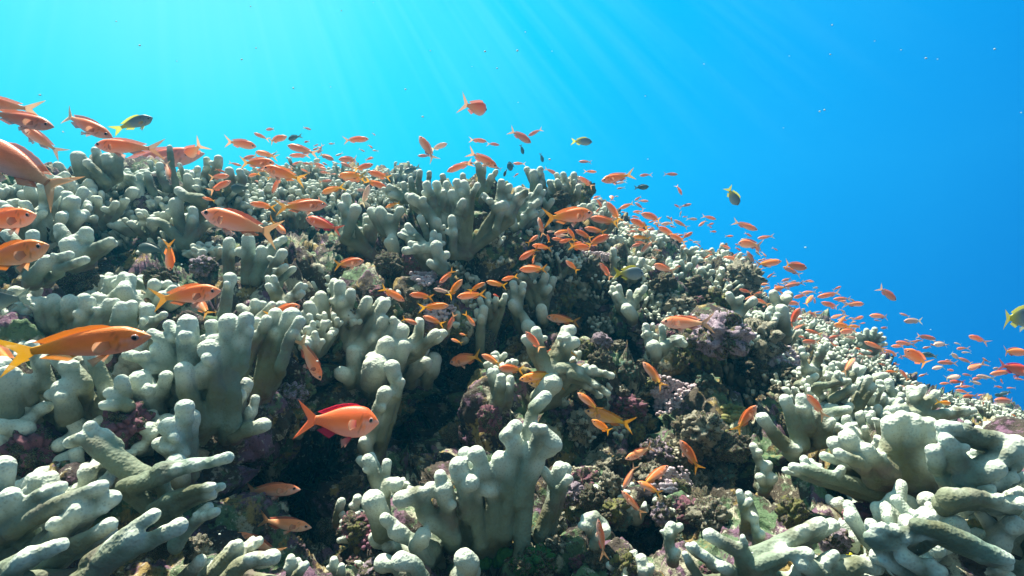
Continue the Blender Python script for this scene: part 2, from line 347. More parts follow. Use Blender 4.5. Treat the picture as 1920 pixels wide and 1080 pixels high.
# traced colonies: (what it looks like, extra distance factor, strokes "u,v,radius" from tip to root in photo pixels)
TR = [
('large pale finger coral with many stubby branches at the bottom centre', 1.0, "1007,867,15 990,907,17 985,950,19 975,1070,22;963,827,18 965,850,17 955,905,17 945,1000,20;1022,745,13 1002,765,15 990,800,13 985,880,14 970,960,19;1040,833,17 1015,808,15 995,850,14 975,940,18;1003,797,9 1010,830,14;1030,838,18 1000,858,15 980,930,18;938,862,18 925,920,17 920,1010,22;915,920,13 877,903,17 890,940,20 900,1020,26;833,918,17 838,950,18 845,1000,24;900,878,14 885,905,15 870,940,16;860,875,20 870,910,18 880,960,22;893,852,16 905,872,14 925,920,15;752,937,15 785,925,17 800,965,24 850,1010,30;825,893,14 840,925,15;807,916,13 830,925,14;793,1005,16 775,1025,13 800,1050,20;742,995,17 770,1012,14 810,1030,22;722,973,12 745,990,12;967,800,14 945,818,12 960,835,13"),
('small finger coral with three nubs beside the bottom centre colony', .97, "1050,880,14 1040,930,15 1015,1000,24;1020,884,11 1035,905,11;1066,898,9 1048,915,11"),
('rounded pale coral nub at the bottom edge left of centre', .97, "750,1052,19 778,1058,15 790,1085,20"),
('single bright dome shaped coral nub at the bottom edge', .97, "870,1048,20 880,1058,22 865,1085,26"),
('drooping greyish finger coral left of the bottom centre colony', .97, "690,862,12 700,885,14 715,930,18;675,862,9 700,885,10;743,908,14 728,905,11 715,930,15;725,868,10 722,900,11;700,940,22 720,990,28"),
('upright knobbly column coral behind the red male anthias', .93, "722,738,15 708,770,14 698,800,15 685,835,16 690,860,15;735,690,16 745,720,13 728,765,15 712,820,14;753,715,8 745,740,10;703,780,11 700,800,12;682,828,11 690,850,12"),
('dense club fingered coral in the middle left, its tips fanning right', 1.0, "637,535,11 640,570,15 645,640,20;658,548,10 650,590,14;627,530,10 632,560,13;688,565,12 672,600,13 655,650,17;722,570,12 700,605,13 670,655,16;720,600,11 695,640,15 675,665,17;602,556,12 608,590,13 620,640,18;580,575,12 595,610,13;572,590,10 590,625,13;745,606,8 730,625,11 700,660,16;753,620,16 745,645,14 715,665,18;788,603,9 785,630,10 765,650,12;817,625,11 800,640,9 780,655,10;725,648,18 715,680,20 700,705,22;757,650,15 750,675,16 730,700,18;738,600,8 742,612,9;662,660,14 665,690,20 680,710,22;640,700,14 655,710,18;705,690,24 700,715,26"),
('egg shaped coral head with a lumpy crown', .95, "783,672,17 780,690,19 770,705,17;797,655,9 790,670,12"),
('tall smooth fingers leaning right above the dark central hollow', .95, "517,590,14 508,630,15 493,700,16 480,740,14;547,594,18 530,625,17 515,690,15 498,730,14;500,600,11 487,630,11 465,672,12 455,700,12;563,602,11 545,630,12 525,690,13"),
('thick upright finger coral with pillar like branches, left of centre', .97, "430,605,20 430,650,19 430,730,22 430,790,24;462,597,14 458,620,17 445,680,20;397,610,12 400,640,12 405,680,12;470,618,8 465,640,8 458,680,10;390,655,18 400,680,16 408,730,18 400,780,24;352,606,19 352,640,24 358,700,26 370,760,28;285,625,11 310,640,14 330,690,22 350,740,24;317,610,12 330,630,14;345,694,18 350,730,20 375,790,26;378,690,11 380,720,14;262,712,20 275,740,26 290,780,30;312,706,13 305,735,15;298,655,16 320,700,22;240,665,12 265,672,14 290,690,18"),
('coral nub cluster with one branch reaching right, beside the dark hollow', .95, "460,722,14 447,750,17 440,800,26;495,797,13 475,803,16 440,810,26;478,748,9 475,772,10 460,790,14;470,770,10 465,790,12;448,742,13 430,770,20 425,810,24"),
('stacked knob coral in front of the left pillars', .92, "347,765,18 345,800,17 340,850,20;315,800,17 330,825,15 342,850,16;300,832,14 320,845,16 335,865,18;330,870,18 335,895,20"),
('broad smooth paddle shaped coral lobe pointing left', .9, "130,830,11 160,820,16 200,850,22 255,890,22 300,905,16;170,800,13 185,825,18;195,812,10 215,840,18"),
('two long fingers pointing right into the dark hollow', .92, "427,858,12 400,866,12 340,875,14 300,885,18;372,872,11 335,880,13 290,900,15 255,910,16;400,912,9 360,918,11 320,935,14 290,955,18;398,926,8 370,932,10 330,950,14;405,960,9 380,968,12 350,990,16 330,1020,20;392,950,9 372,965,12"),
('pale fingers raked to the right at the lower left edge', .92, "190,912,13 150,928,14 90,955,17 30,990,22;112,914,11 80,925,13 40,955,17;5,875,20 0,915,22 -10,960,24;20,930,18 10,960,22 0,1000,26;210,935,15 185,950,14 140,980,17 80,1020,22;205,985,14 180,1000,14 130,1030,18 80,1070,22;150,958,18 125,985,20 90,1030,24;195,955,9 170,965,11"),
('long club tipped fingers raked right along the bottom left', .88, "335,988,15 300,1005,15 230,1040,18 160,1085,22;288,965,12 260,985,13 220,1015,15 190,1050,18;255,1005,13 235,1020,14 195,1050,18;115,1022,14 80,1035,15 20,1065,20 -20,1100,24;45,1045,14 20,1075,18"),
('low bright lumpy coral at the bottom left, just right of the raked fingers', .92, "485,1015,9 470,1028,10 440,1050,13 410,1080,18;445,1022,11 430,1040,12 400,1075,16;512,1045,15 480,1048,15 450,1060,17 425,1090,22;375,1052,13 360,1070,14 340,1095,18;545,1048,10 548,1066,13 545,1090,18;573,1060,9 560,1075,11 550,1090,14"),
('small pink tipped coral stub at the bottom edge', .95, "626,1050,9 628,1068,11 640,1090,16;640,1062,7 640,1075,10"),
('row of blunt coral lumps below the upper left dark band', 1.0, "60,567,11 75,580,13 85,610,18;100,560,11 105,585,15;130,563,13 135,590,18;165,566,13 160,595,20 150,620,22;203,568,9 190,585,12 175,610,16;227,575,12 222,605,16 225,630,16;277,580,13 278,608,15 270,630,16;308,590,7 292,600,10 280,615,12;25,570,12 40,590,15 60,620,20;250,650,18 260,640,16"),
('fused flat topped coral mass behind the long tailed orange anthias', .95, "105,668,14 130,690,18 155,720,24;50,710,10 52,730,12 60,750,16;118,728,19 122,750,22 130,775,24;15,705,20 15,735,22 20,780,28;170,665,12 180,685,16 200,730,24;205,737,11 220,745,13 240,760,16;228,714,12 235,735,14;60,650,12 75,680,16 90,720,20;195,760,10 215,760,14"),
('forked thick coral with one finger straight up, upper left', 1.0, "330,382,12 334,405,13 342,440,13 350,465,16;362,394,9 362,415,12 355,450,13;285,415,9 305,418,9 325,438,11 342,460,13;402,415,8 385,422,8 365,445,10 355,465,12;335,358,9 350,368,9 375,372,11"),
('broad wing shaped coral slab with two humps, left edge', .9, "112,428,10 120,445,15 140,470,20;162,436,12 155,455,17 150,480,20;208,452,8 190,462,12 165,475,17;130,460,18 140,485,20"),
('low rounded coral lumps at the left edge between two orange anthias', .92, "15,440,11 30,455,12;62,440,11 60,455,13;40,465,14 50,490,18;130,478,9 110,485,10 80,500,14;160,487,8 140,495,10 110,505,14;90,490,12 60,520,20"),
('square ended coral clump below the crest on the left', 1.0, "235,332,7 250,335,9 262,350,13 265,375,13;262,330,6 268,345,9;250,360,12 240,372,10;202,382,6 210,392,9 225,405,11;238,388,6 230,400,9;245,398,6 238,408,8;207,400,6 222,408,9"),
('slim pointed coral spire on the left crest', 1.0, "318,276,5 320,295,8 325,325,10 330,350,12;300,310,7 303,330,8 312,350,10;276,325,7 280,345,8 290,365,10"),
('stubby coral fingers on the left crest behind the spire', 1.0, "388,300,6 388,320,8 380,345,10 375,365,12;410,298,8 408,312,9 400,330,11;352,332,8 352,350,9 350,370,11;370,340,7 368,352,8 360,370,10;430,320,8 435,335,9 430,355,11;450,322,7 455,338,9 450,355,11"),
('dark blocky coral heads on the far left crest', 1.0, "147,295,12 150,310,14 160,335,16;180,283,8 185,300,11 190,330,16;222,285,8 222,300,9 220,325,12;200,295,9 205,315,12;110,312,9 120,330,12;163,305,7 180,320,9 200,340,12"),
('group of thick vertical fingers left of the central hollow', 1.0, "430,455,11 428,480,12 430,520,13;465,448,12 467,480,13 465,525,15;490,470,10 488,495,12 480,525,13;532,449,8 515,460,9 500,485,12 490,515,14;530,475,10 520,490,11 505,515,13;535,500,7 522,510,9 508,525,12"),
('lone finger with a swollen tip above the orange pair', .97, "432,522,12 428,540,10 423,570,12 420,600,14"),
('small antler like coral right of the lone finger', .97, "513,522,7 518,538,8 530,560,10;563,534,7 552,548,7 538,562,9;567,550,7 552,558,8 538,566,9;503,536,7 515,555,9;528,575,12 525,600,14"),
('low pale three lobed coral behind the pillar fingers', .97, "452,577,9 465,590,10;478,568,9 478,588,11;510,572,8 498,585,9 485,598,11;480,605,14 485,630,16"),
('thick forked coral with antler branches on the central mound, facing the camera', .95, "773,372,12 790,382,13 810,410,15 825,445,20;800,347,11 808,368,11 818,405,14;765,368,9 775,378,11;847,363,10 852,388,11 855,425,16;868,378,9 860,395,11;837,345,8 835,365,10 830,395,12;907,367,8 920,380,9 940,392,12 930,430,20;940,342,9 938,362,10 932,395,13;955,350,8 948,372,9 938,400,12;945,385,12 928,390,10;973,356,9 965,375,10 952,400,13;970,368,7 985,360,8;870,345,11 878,365,12 875,400,16;895,348,8 885,365,9;787,408,8 795,425,9 805,450,11;820,415,9 824,430,9 830,455,12;847,410,10 850,440,12 848,470,16"),
('clustered finger tips behind the forked coral on the central mound', 1.0, "730,350,7 745,358,8 765,370,9;757,345,7 758,358,8 765,370,9;787,323,7 785,340,8 788,360,10;805,325,6 803,345,7 805,365,10;830,330,7 832,345,8;868,330,8 868,345,9 865,370,12;862,355,7 870,365,8;900,345,8 897,360,9;735,365,7 752,372,8;770,335,6 772,350,8;720,355,6 735,368,7"),
('two dark tipped coral prongs rising above the central mound', 1.0, "896,308,8 900,325,9 905,345,11 905,370,14;908,312,6 905,330,8;930,322,6 922,335,7 915,355,10;920,330,6 915,345,8"),
('row of slanting fingers on the right side of the central mound', 1.0, "1012,350,7 1003,365,8 990,385,9 980,400,11;1010,378,8 998,388,9 982,405,11;1003,400,8 988,410,9 975,425,11;995,365,6 985,378,7 972,395,9;1020,360,6 1012,372,7;960,412,10 965,430,12"),
('flared bowl shaped coral on the skyline right of the mound', 1.0, "988,318,6 993,328,8 1000,345,11;1013,318,7 1008,330,9 1002,348,11;1000,325,8 1003,345,11 1005,365,12"),
('dark blocky coral prongs on the skyline at the right end of the mound', 1.0, "1056,328,6 1060,342,8 1065,362,10;1076,328,7 1076,345,8 1075,365,11;1045,340,6 1050,352,8 1058,368,10;1030,342,6 1035,355,7 1040,370,9;1022,355,6 1030,368,8;1085,350,6 1082,365,8"),
('leafy coral below the central mound with a rounded foot', .97, "765,425,9 778,440,10 795,460,12;757,435,8 775,445,9;765,470,10 785,468,10 805,468,12;770,457,8 785,460,9;813,438,9 812,455,10 815,480,13;818,462,13 822,485,15 835,510,16;806,493,9 815,500,10 830,510,13;800,465,13 815,475,14;750,440,7 765,448,8"),
('pair of short upright fingers with a nub, left foot of the mound', .97, "688,413,8 687,430,9 685,452,10;704,407,8 702,425,9 698,450,10;665,430,8 662,445,9 660,465,11"),
('thick Y shaped finger coral at the left foot of the mound', .97, "650,370,9 650,395,11 648,440,12;667,393,11 660,410,11 650,440,12;713,397,11 722,415,11 735,440,11;750,395,9 742,412,9 735,435,11;735,450,12 738,470,13;640,385,7 648,400,9;730,455,11 738,475,12"),
('knobbly column coral between anthias in the very centre', .97, "962,533,8 964,550,9 968,575,13 985,600,14 995,625,14;981,534,8 978,550,9 972,575,12;960,570,9 968,585,11;990,612,13 1000,630,13"),
('arching fingers above the central column coral', 1.0, "970,513,8 985,522,9 1002,540,11 1012,570,12;1023,518,8 1017,535,10 1008,560,11;1030,540,7 1020,550,9;1015,580,12 1018,600,12"),
('small double column coral left of the centre column', .98, "915,553,7 915,570,8 917,595,9;900,562,6 905,578,7;907,580,9 903,600,10 900,630,11 900,655,11;930,560,6 928,580,7;947,555,6 942,570,8;895,585,8 898,600,9"),
('branching coral under the orange fish right of centre', .95, "1005,622,11 1008,640,11 1015,665,15 1025,695,22;1070,620,12 1060,640,11 1045,668,13 1035,695,18;1077,642,12 1062,650,11;985,635,9 995,650,10;1112,692,9 1098,700,9 1075,690,11 1050,690,13;1147,705,7 1130,700,8 1108,698,9;1140,738,7 1122,725,8 1100,712,10 1070,700,12;1035,720,20 1010,745,20"),
('two lobed coral knob with a purple dead base', .97, "920,697,9 925,712,12 930,740,15 925,765,17;940,708,10 938,725,13 935,745,15"),
('three fingered hand shaped coral below the blue grey fish', .95, "1160,538,6 1162,550,7 1170,570,9;1155,553,7 1165,565,8 1178,578,10;1208,540,7 1198,555,7 1185,572,10;1180,548,6 1180,565,8;1175,580,12 1185,592,13"),
('three upright coral fingers behind the blue grey fish', 1.0, "1150,470,7 1150,490,8 1152,520,9;1182,484,6 1183,500,7 1180,520,8;1204,489,7 1196,503,7 1190,522,9;1172,505,6 1175,520,8"),
('two pronged coral with a blunt arm, under the dark crevice', .93, "1211,612,7 1214,628,8 1220,650,12;1240,612,6 1243,630,8 1240,650,12;1283,645,8 1265,640,8 1245,650,12;1278,635,7 1262,634,7;1225,650,13 1230,662,12"),
('bright Y shaped coral on the right shoulder', .97, "1367,553,7 1375,565,7 1382,585,9;1390,558,6 1384,570,7;1413,563,8 1398,575,8 1382,592,10;1380,600,11 1385,612,10"),
('pale cup shaped coral hood on the right shoulder skyline', .97, "1450,551,8 1455,565,9 1452,590,11;1478,554,9 1468,565,11 1462,590,14;1465,582,13 1468,605,15 1472,625,14;1445,580,7 1442,600,8 1440,620,8"),
('hooked coral fingers on the right slope', .97, "1503,655,7 1506,668,7 1510,690,8;1550,645,5 1545,660,6 1535,680,7 1528,700,8;1520,690,7 1535,698,7;1530,705,7 1520,712,8 1510,718,9;1515,720,8 1530,728,8;1508,745,7 1518,735,7"),
('fan of short coral fingers on the far right slope', 1.0, "1625,620,5 1622,632,6 1622,650,9;1640,618,5 1636,630,6 1628,648,8;1652,626,4 1642,635,5 1630,650,8;1658,634,4 1646,640,5 1634,654,8;1660,645,4 1646,648,5 1632,658,8;1610,628,5 1614,640,6 1618,655,8;1655,655,4 1640,658,6"),
('long wrist like coral branches on the right slope', 1.0, "1592,713,5 1575,716,6 1550,721,7 1530,722,8;1600,726,7 1582,736,8 1560,748,10;1628,710,8 1618,728,8 1603,752,9;1638,724,7 1625,742,8 1608,765,10;1570,700,6 1565,712,7;1605,690,6 1600,705,7"),
('upright coral knob rising from the right slope', .97, "1667,717,9 1668,735,10 1675,755,14 1690,770,16;1650,735,7 1660,748,9;1690,742,7 1684,755,9"),
('bright branching coral with a long arm pointing right', .92, "1709,730,9 1708,745,9 1715,765,11;1730,728,8 1722,742,8;1755,738,8 1740,755,9 1722,772,11;1812,768,7 1785,773,9 1750,779,10 1715,775,11;1675,768,8 1695,765,9;1700,785,12 1720,800,14"),
('plump double finger coral at the left end of the right hand cluster', .92, "1473,750,12 1480,770,12 1490,800,16 1500,830,18;1503,747,12 1508,770,14 1512,800,16;1590,768,8 1568,772,9 1550,775,10 1545,800,11 1550,825,13;1560,790,8 1552,805,9;1430,785,13 1442,800,13 1460,825,15 1485,845,15;1497,842,9 1475,840,12"),
('massive pillar coral at the centre of the right hand cluster', .9, "1670,795,16 1672,820,18 1670,850,22 1680,880,26;1712,793,17 1715,825,23 1718,865,26 1722,900,28;1692,783,12 1695,800,16;1742,795,14 1738,815,16;1590,822,14 1600,835,17 1625,850,18 1660,880,22;1592,802,9 1600,812,10;1625,842,11 1640,860,13 1670,885,18;1755,862,15 1758,890,22 1765,915,24;1790,850,14 1785,880,20 1775,910,22;1573,850,10 1590,860,11 1620,870,13"),
('finger coral with a long horizontal arm pointing left', .9, "1487,876,9 1505,880,10 1540,890,13 1580,900,16 1640,920,20 1700,935,22;1508,862,8 1512,872,9 1530,885,11;1578,880,8 1570,892,9;1610,876,8 1625,882,9;1640,862,11 1665,880,13;1707,888,7 1690,892,8 1672,905,9 1660,915,12;1708,900,7 1690,903,8 1670,912,10;1675,893,7 1668,903,8;1545,855,8 1558,860,9 1580,868,10;1590,866,8 1610,870,8"),
('fat drooping coral lobes at the right edge', .88, "1770,800,14 1790,805,15 1830,818,16 1870,825,18;1775,825,14 1785,845,17 1800,870,20;1870,880,15 1840,885,20 1810,905,22;1905,835,17 1880,855,17 1840,880,20;1920,860,9 1900,870,14;1900,895,10 1870,905,14 1830,920,18;1750,845,13 1755,865,16"),
('long flat coral fingers at the lower right edge', .88, "1785,925,8 1810,932,10 1850,940,12 1890,950,16;1880,945,12 1855,935,13 1820,930,16 1780,935,22;1860,915,8 1840,920,10;1920,945,12 1900,940,14"),
('bright thick coral branch slanting up at the bottom right', .92, "1540,982,12 1515,995,15 1480,1012,17 1440,1030,18 1390,1045,20;1515,1038,11 1490,1036,12 1460,1045,15 1420,1060,18;1470,1030,10 1465,1045,12;1330,1003,13 1350,1015,14 1390,1035,17 1420,1060,20;1393,1007,7 1396,1022,8;1300,1024,9 1310,1035,10 1335,1050,13 1370,1070,16;1322,1042,9 1335,1052,11;1352,1062,11 1370,1070,13;1640,1062,14 1610,1058,16 1570,1075,20 1530,1100,24;1500,1055,14 1530,1070,18 1560,1090,20;1285,1040,8 1295,1060,10 1310,1080,13;1565,1040,10 1545,1055,14 1520,1075,17"),
('curved two tipped coral stub at the foot of the bottom right branch', .92, "1258,985,9 1254,1000,10 1256,1025,11 1262,1045,13;1275,988,8 1262,995,9;1270,1035,8 1265,1045,10"),
('tiny two knobbed coral in the shadow under the right hand rocks', .92, "1387,924,8 1390,940,9 1398,965,12;1406,938,6 1397,950,8;1415,970,8 1416,990,9 1420,1015,12;1430,1000,6 1425,1010,8"),
('dim coral lobes hanging in shade left of the horizontal arm', .95, "1413,838,9 1418,850,9 1425,870,9;1440,872,9 1435,885,12 1432,915,14;1450,895,9 1440,905,11;1425,895,9 1432,905,11"),
('long flattened coral branch at the bottom right corner', .88, "1888,1048,13 1850,1035,17 1810,1015,19 1760,995,18 1720,985,14;1760,985,8 1740,990,10;1725,1005,9 1700,1012,10 1660,1020,12 1640,1005,12;1640,990,9 1660,995,10 1700,1000,13;1655,985,7 1670,1000,10;1735,1000,8 1750,1010,9;1695,1045,16 1720,1060,18 1760,1080,20;1765,1070,10 1750,1085,12"),
('small coral nub standing alone on purple rubble', .95, "640,940,8 636,955,10 632,975,12;670,935,9 666,950,10 665,970,12"),
('mitten shaped coral lump in the lower middle', .93, "1100,975,12 1115,970,14 1130,985,14;1135,995,11 1125,1005,12 1115,1020,12;1090,985,8 1105,990,10"),
('ringed tube like coral stub at the bottom right of centre', .95, "1203,1050,11 1205,1068,12 1210,1090,14;1222,1062,7 1215,1075,9"),
]
def parse(s): return [[tuple(float(x) for x in p.split(',')) for p in ln.split()] for ln in s.split(';')]
CORALS = []
TRACED_UV = []
for ci, (lab, fac, s) in enumerate(TR):
    L0 = parse(s)
    if 'central mound' in lab: L0 = [[(a, b, c*.86) for a, b, c in l] for l in L0]
    rg = random.Random(ci*13+5)
    base = [l[-1] for l in L0]; bu = sum(b[0] for b in base)/len(base); bv = max(b[1] for b in base)
    Yc = depth_sm(bu, min(bv, 1400))*fac - .01
    allp = [p for l in L0 for p in l]
    # stand clear of the rock around it
    near = min(depth(p[0], p[1], 1) for p in [l[-1] for l in L0] + [allp[0]])
    Yc = max(.34, min(Yc, max(near*1.02, Yc*.82)))
    for p in allp[::3]: TRACED_UV.append((p[0], p[1], p[2]))
    ext = []
    vmin = min(l[0][1] for l in L0); vmax = max(l[0][1] for l in L0)
    for l in L0:                       # fingers behind the visible ones give the colony its depth
        if len(l) >= 3 and rg.random() < (.85 if 'raked' in lab or l[0][0] > 1480 and l[0][1] > 740 else .45):
            r = l[0][2]; du = rg.uniform(-2.2, 2.2)*r; dv = rg.uniform(-.4, 1.0)*r
            ext.append(([(a+du, b+dv, c*.92) for a, b, c in l], rg.uniform(2.2, 3.6)*r))
    rr_ = sorted(l[0][2] for l in L0)[len(L0)//2]; sp_ = min(8, 1.1*math.sqrt(len(L0)))*rr_
    jobs = [(l, sp_*(.5-(l[0][1]-vmin)/(vmax-vmin+1)) + rg.uniform(-.9, .9)*l[0][2]) for l in L0] + ext
    lines = []
    for l, off in jobs:
        n = len(l); pts = []
        for k, (a, b, c) in enumerate(l):
            f = k/(n-1) if n > 1 else 1; c = min(c, l[0][2]*(2.2 if ('paddle' in lab or 'slab' in lab) else 1.65 if (a < 360 and b > 850) or (a > 1440 and b > 740) else 1.28))*(1 if k == 0 else .90)*(1.12 if (a < 360 and b > 850) or a > 1500 and b > 760 else 1)
            y = Yc + (off*(1-.35*f) + rg.uniform(-.25, .25)*c*(1-f) + f*c*.4)/F*Yc
            pts.append((pt(a, b, y), c*y/F))
        a, b, c = l[-1]
        c = min(c, l[0][2]*1.4); pts.append((pt(a, b+c*.7, Yc+(c*2.0+off*.4)/F*Yc), c*.88*Yc/F))
        lines.append(pts)
        tp, tr_ = pts[0]
        for _ in range(rg.choice([0, 0, 1, 1, 2]) if n >= 3 else 0):   # a side bud on some fingers
            q = pts[1][0]; ang = rg.uniform(0, 6.28); rr = tr_*rg.uniform(.5, .75)
            lines.append([(q + np.array([math.cos(ang), -abs(math.sin(ang))*.8, .45])*tr_*1.35, rr), (q, rr*1.1)])
    # root towards the centre of the base so the colony is one body
    cb = pt(bu, bv+6, Yc + 30/F*Yc)
    for l in list(lines):
        if np.linalg.norm(l[-1][0]-cb) > .015 and len(l) > 2: l.append((cb*.5+l[-1][0]*.5+np.array([0, .012, 0]), l[-1][1])); l.append((cb+np.array([0, .02, 0]), l[-1][1]))
    rmed = np.median([l[0][1] for l in lines])
    me = coral_mesh('finger_coral', lines, max(.0017, rmed/5.2), ci)
    o = np.array(cb); 
    co = np.empty(len(me.vertices)*3, np.float32); me.vertices.foreach_get('co', co); co = co.reshape(-1, 3)-o.astype(np.float32); me.vertices.foreach_set('co', co.ravel()); me.update()
    ob = link('finger_coral', me, label=lab, category='coral', group='finger corals on the reef'); ob.location = o
    CORALS.append(ob)

# library colonies, scattered over the slopes in copies of their own
def bush(seed, n, H, r, spread, fork=.5):
    rg = random.Random(seed); lines = []
    for i in range(n):
        a = i*2.399+rg.uniform(-.4, .4); q = math.sqrt((i+.5)/n)*spread
        d = np.array([math.cos(a)*q, math.sin(a)*q, 1.0]); d /= np.linalg.norm(d)
        h = H*rg.uniform(.65, 1.05)*(1-.25*q); rr = r*rg.uniform(.8, 1.2)
        b = np.array([math.cos(a)*q*H*.35, math.sin(a)*q*H*.35, -H*.25])
        bend = np.array([rg.uniform(-.2, .2), rg.uniform(-.2, .2), .25])*H
        m1 = b+d*h*.45; tp = m1+(d+bend/H)*h*.5
        lines.append([(tp, rr), (m1*.35+tp*.65, rr*.92), (m1, rr*1.0), (b, rr*1.25)])
        if rg.random() < fork:
            a2 = rg.uniform(0, 6.28); s = m1*.6+tp*.4; e = s+np.array([math.cos(a2)*.8, math.sin(a2)*.8, .7])*rr*rg.uniform(1.8, 3.4)
            lines.append([(e, rr*.82), (s, rr*.85)])
        if rg.random() < fork*.7:
            a2 = rg.uniform(0, 6.28); e = tp+np.array([math.cos(a2), math.sin(a2), .2])*rr*1.1
            lines.append([(e, rr*.75), (tp, rr*.8)])
    lines.append([(np.array([0, 0, -H*.1]), r*2.2), (np.array([0, 0, -H*.4]), r*2.6)])
    return lines
LIB = {'bush': [], 'sparse': [], 'low': []}
for k in range(8): LIB['bush'].append(coral_mesh('bush_coral', bush(100+k, 19+k, .105, .0092, 1.2, .8), .0026, k))
for k in range(5): LIB['sparse'].append(coral_mesh('sparse_coral', bush(200+k, 5+k % 3, .10, .0115, .8, .9), .0030, 20+k))
for k in range(6): LIB['low'].append(coral_mesh('low_coral', bush(300+k, 14+k, .066, .0105, 1.7, .7), .0028, 40+k))
# zones: polygon-like boxes in photo pixels (u0, v0, u1, v1, how many, kinds, scale range)
ZONES = [(-60,335,180,420,10,'bl',(.8,1.2)),(100,300,440,345,12,'b',(.8,1.15)),(180,345,460,470,11,'bl',(.7,1.05)),(-80,540,260,760,7,'l',(.8,1.1)),
 (440,320,640,370,13,'b',(.8,1.1)),(640,318,780,345,11,'b',(.8,1.1)),(470,360,700,440,14,'bs',(.6,.9)),(690,345,790,400,6,'b',(.5,.7)),
 (-200,700,-20,1100,6,'bl',(1,1.2)),(120,780,260,1000,2,'l',(.8,1)),(960,380,1080,470,4,'s',(.5,.7)),(1100,400,1250,470,9,'bl',(.7,1.1)),
 (1180,440,1340,520,10,'ls',(.6,1)),(1310,475,1425,540,11,'b',(.8,1.2)),(1400,560,1500,640,5,'bs',(.7,1)),(1490,600,1640,670,22,'b',(.6,1.0)),(1520,660,1660,760,11,'b',(.5,.75)),
 (1640,680,1760,750,18,'b',(.6,.9)),(1740,745,1930,810,26,'b',(.45,.75)),(1560,760,1920,860,10,'bl',(.6,.9)),(1930,880,2150,1080,6,'b',(.7,.9)),
 (560,540,640,640,3,'b',(.6,.8)),(60,640,420,800,5,'l',(.8,1)),(860,500,1100,700,8,'s',(.4,.65)),(1100,500,1330,620,12,'sb',(.4,.65)),(1050,700,1250,900,6,'s',(.35,.5)),(1240,480,1420,640,12,'bs',(.35,.6)),(960,400,1200,540,9,'sb',(.4,.6)),(1400,640,1520,760,7,'bs',(.4,.6)),(640,440,960,560,6,'s',(.4,.55)),
 (620,860,760,1080,3,'s',(.4,.6)),(1080,900,1300,1080,4,'s',(.35,.5)),(1600,960,1930,1080,4,'l',(.7,1)),(1330,620,1440,700,2,'s',(.5,.7)),(780,500,950,620,2,'s',(.4,.6))]
PLACED = []
for zi, (u0, v0, u1, v1, cnt, kinds, (s0, s1)) in enumerate(ZONES):
    rg = random.Random(900+zi)
    for _ in range(cnt):
        for _try in range(30):
            u, v = rg.uniform(u0, u1), rg.uniform(v0, v1)
            if v < crest(u)+2: v = float(crest(u))+rg.uniform(2, 14)
            y = depth_sm(u, v); sc = rg.uniform(s0, s1); rad = .05*sc/y*F
            if all((u-a)**2+((v-b)*1.5)**2 > (rad*.75+c*.6)**2 for a, b, c in PLACED) and not any(abs(u-a) < c+rad*.35 and abs(v-b) < c+rad*.35 for a, b, c in TRACED_UV): break
        else: continue
        if u > 1400:
            while v-2.3*rad < crest(u)-26 and sc > .25: sc *= .85; rad *= .85
        PLACED.append((u, v, rad))
        kd = {'b': 'bush', 's': 'sparse', 'l': 'low'}[rg.choice(kinds)]
        me = rg.choice(LIB[kd]); p = pt(u, v, y)+np.array([0, .01, -.01])
        o = link(kd+'_coral' if False else 'finger_coral', me, category='coral', group='finger corals on the reef')
        o.location = p; upv = Vector((rg.uniform(-.25, .25), -.35+rg.uniform(-.2, .2), 1)).normalized()
        o.rotation_mode = 'QUATERNION'; o.rotation_quaternion = Vector((0, 0, 1)).rotation_difference(upv) @ Matrix.Rotation(rg.uniform(0, 6.28), 3, 'Z').to_quaternion()
        o.scale = (sc, sc, sc*rg.uniform(.85, 1.15)); META[o.name] = (u, v, rad, kd); CORALS.append(o)

# ------------------------------------------------------------------ encrusted boulders and other growth on the rock
ICO5 = ico(5)
def rock_mesh(seed, flat=1.0, pit=0.0):
    V = ICO5[0].copy(); q = V + seed*7.1
    a, b = worley(q*1.7+fbm(q*1.5, 2, seed)[:, None]*.4, seed*3+500); c, d = worley(q*4.5, seed*3+900)
    r = 1 + (.55-a)*.55 - np.clip(.14-(b-a), 0, 1)*1.1 + (.5-c)*.18 + fbm(q*3, 4, seed+31, .6)*.28 + fbm(q*12, 3, seed+61, .6)*.07
    return new_mesh('boulder', V*r[:, None]*np.array([1, 1, flat]), ICO5[1], M_ROCK)
ROCKS = [rock_mesh(k+1, [.8, 1, 1.25, .7][k % 4]) for k in range(9)]
M_PURPLE = plain_mat('purple_crust', (0.20, 0.13, 0.19), (0.40, 0.34, 0.38), 22, .8, .004)
M_PINK = plain_mat('pink_crust', (0.30, 0.13, 0.15), (0.14, 0.06, 0.10), 40, .8, .004)
M_OLIVE = plain_mat('olive_crust', (0.10, 0.12, 0.03), (0.26, 0.24, 0.10), 40, .85, .004)
M_YEL = plain_mat('yellow_sponge', (0.42, 0.38, 0.02), (0.22, 0.26, 0.03), 60, .8, .003)
M_GREEN = plain_mat('green_tuft', (0.02, 0.09, 0.02), (0.05, 0.16, 0.05), 60, .8, .003)
M_BEAD = plain_mat('pale_polyp', (0.34, 0.26, 0.30), (0.55, 0.47, 0.50), 90, .6, .001)
M_TAN = plain_mat('tan_crust', (0.30, 0.25, 0.16), (0.12, 0.10, 0.06), 45, .85, .005)
M_TEAL = plain_mat('teal_crust', (0.16, 0.27, 0.21), (0.08, 0.12, 0.09), 40, .85, .005)
M_CREAM = plain_mat('cream_crust', (0.50, 0.48, 0.38), (0.20, 0.18, 0.12), 45, .85, .005)
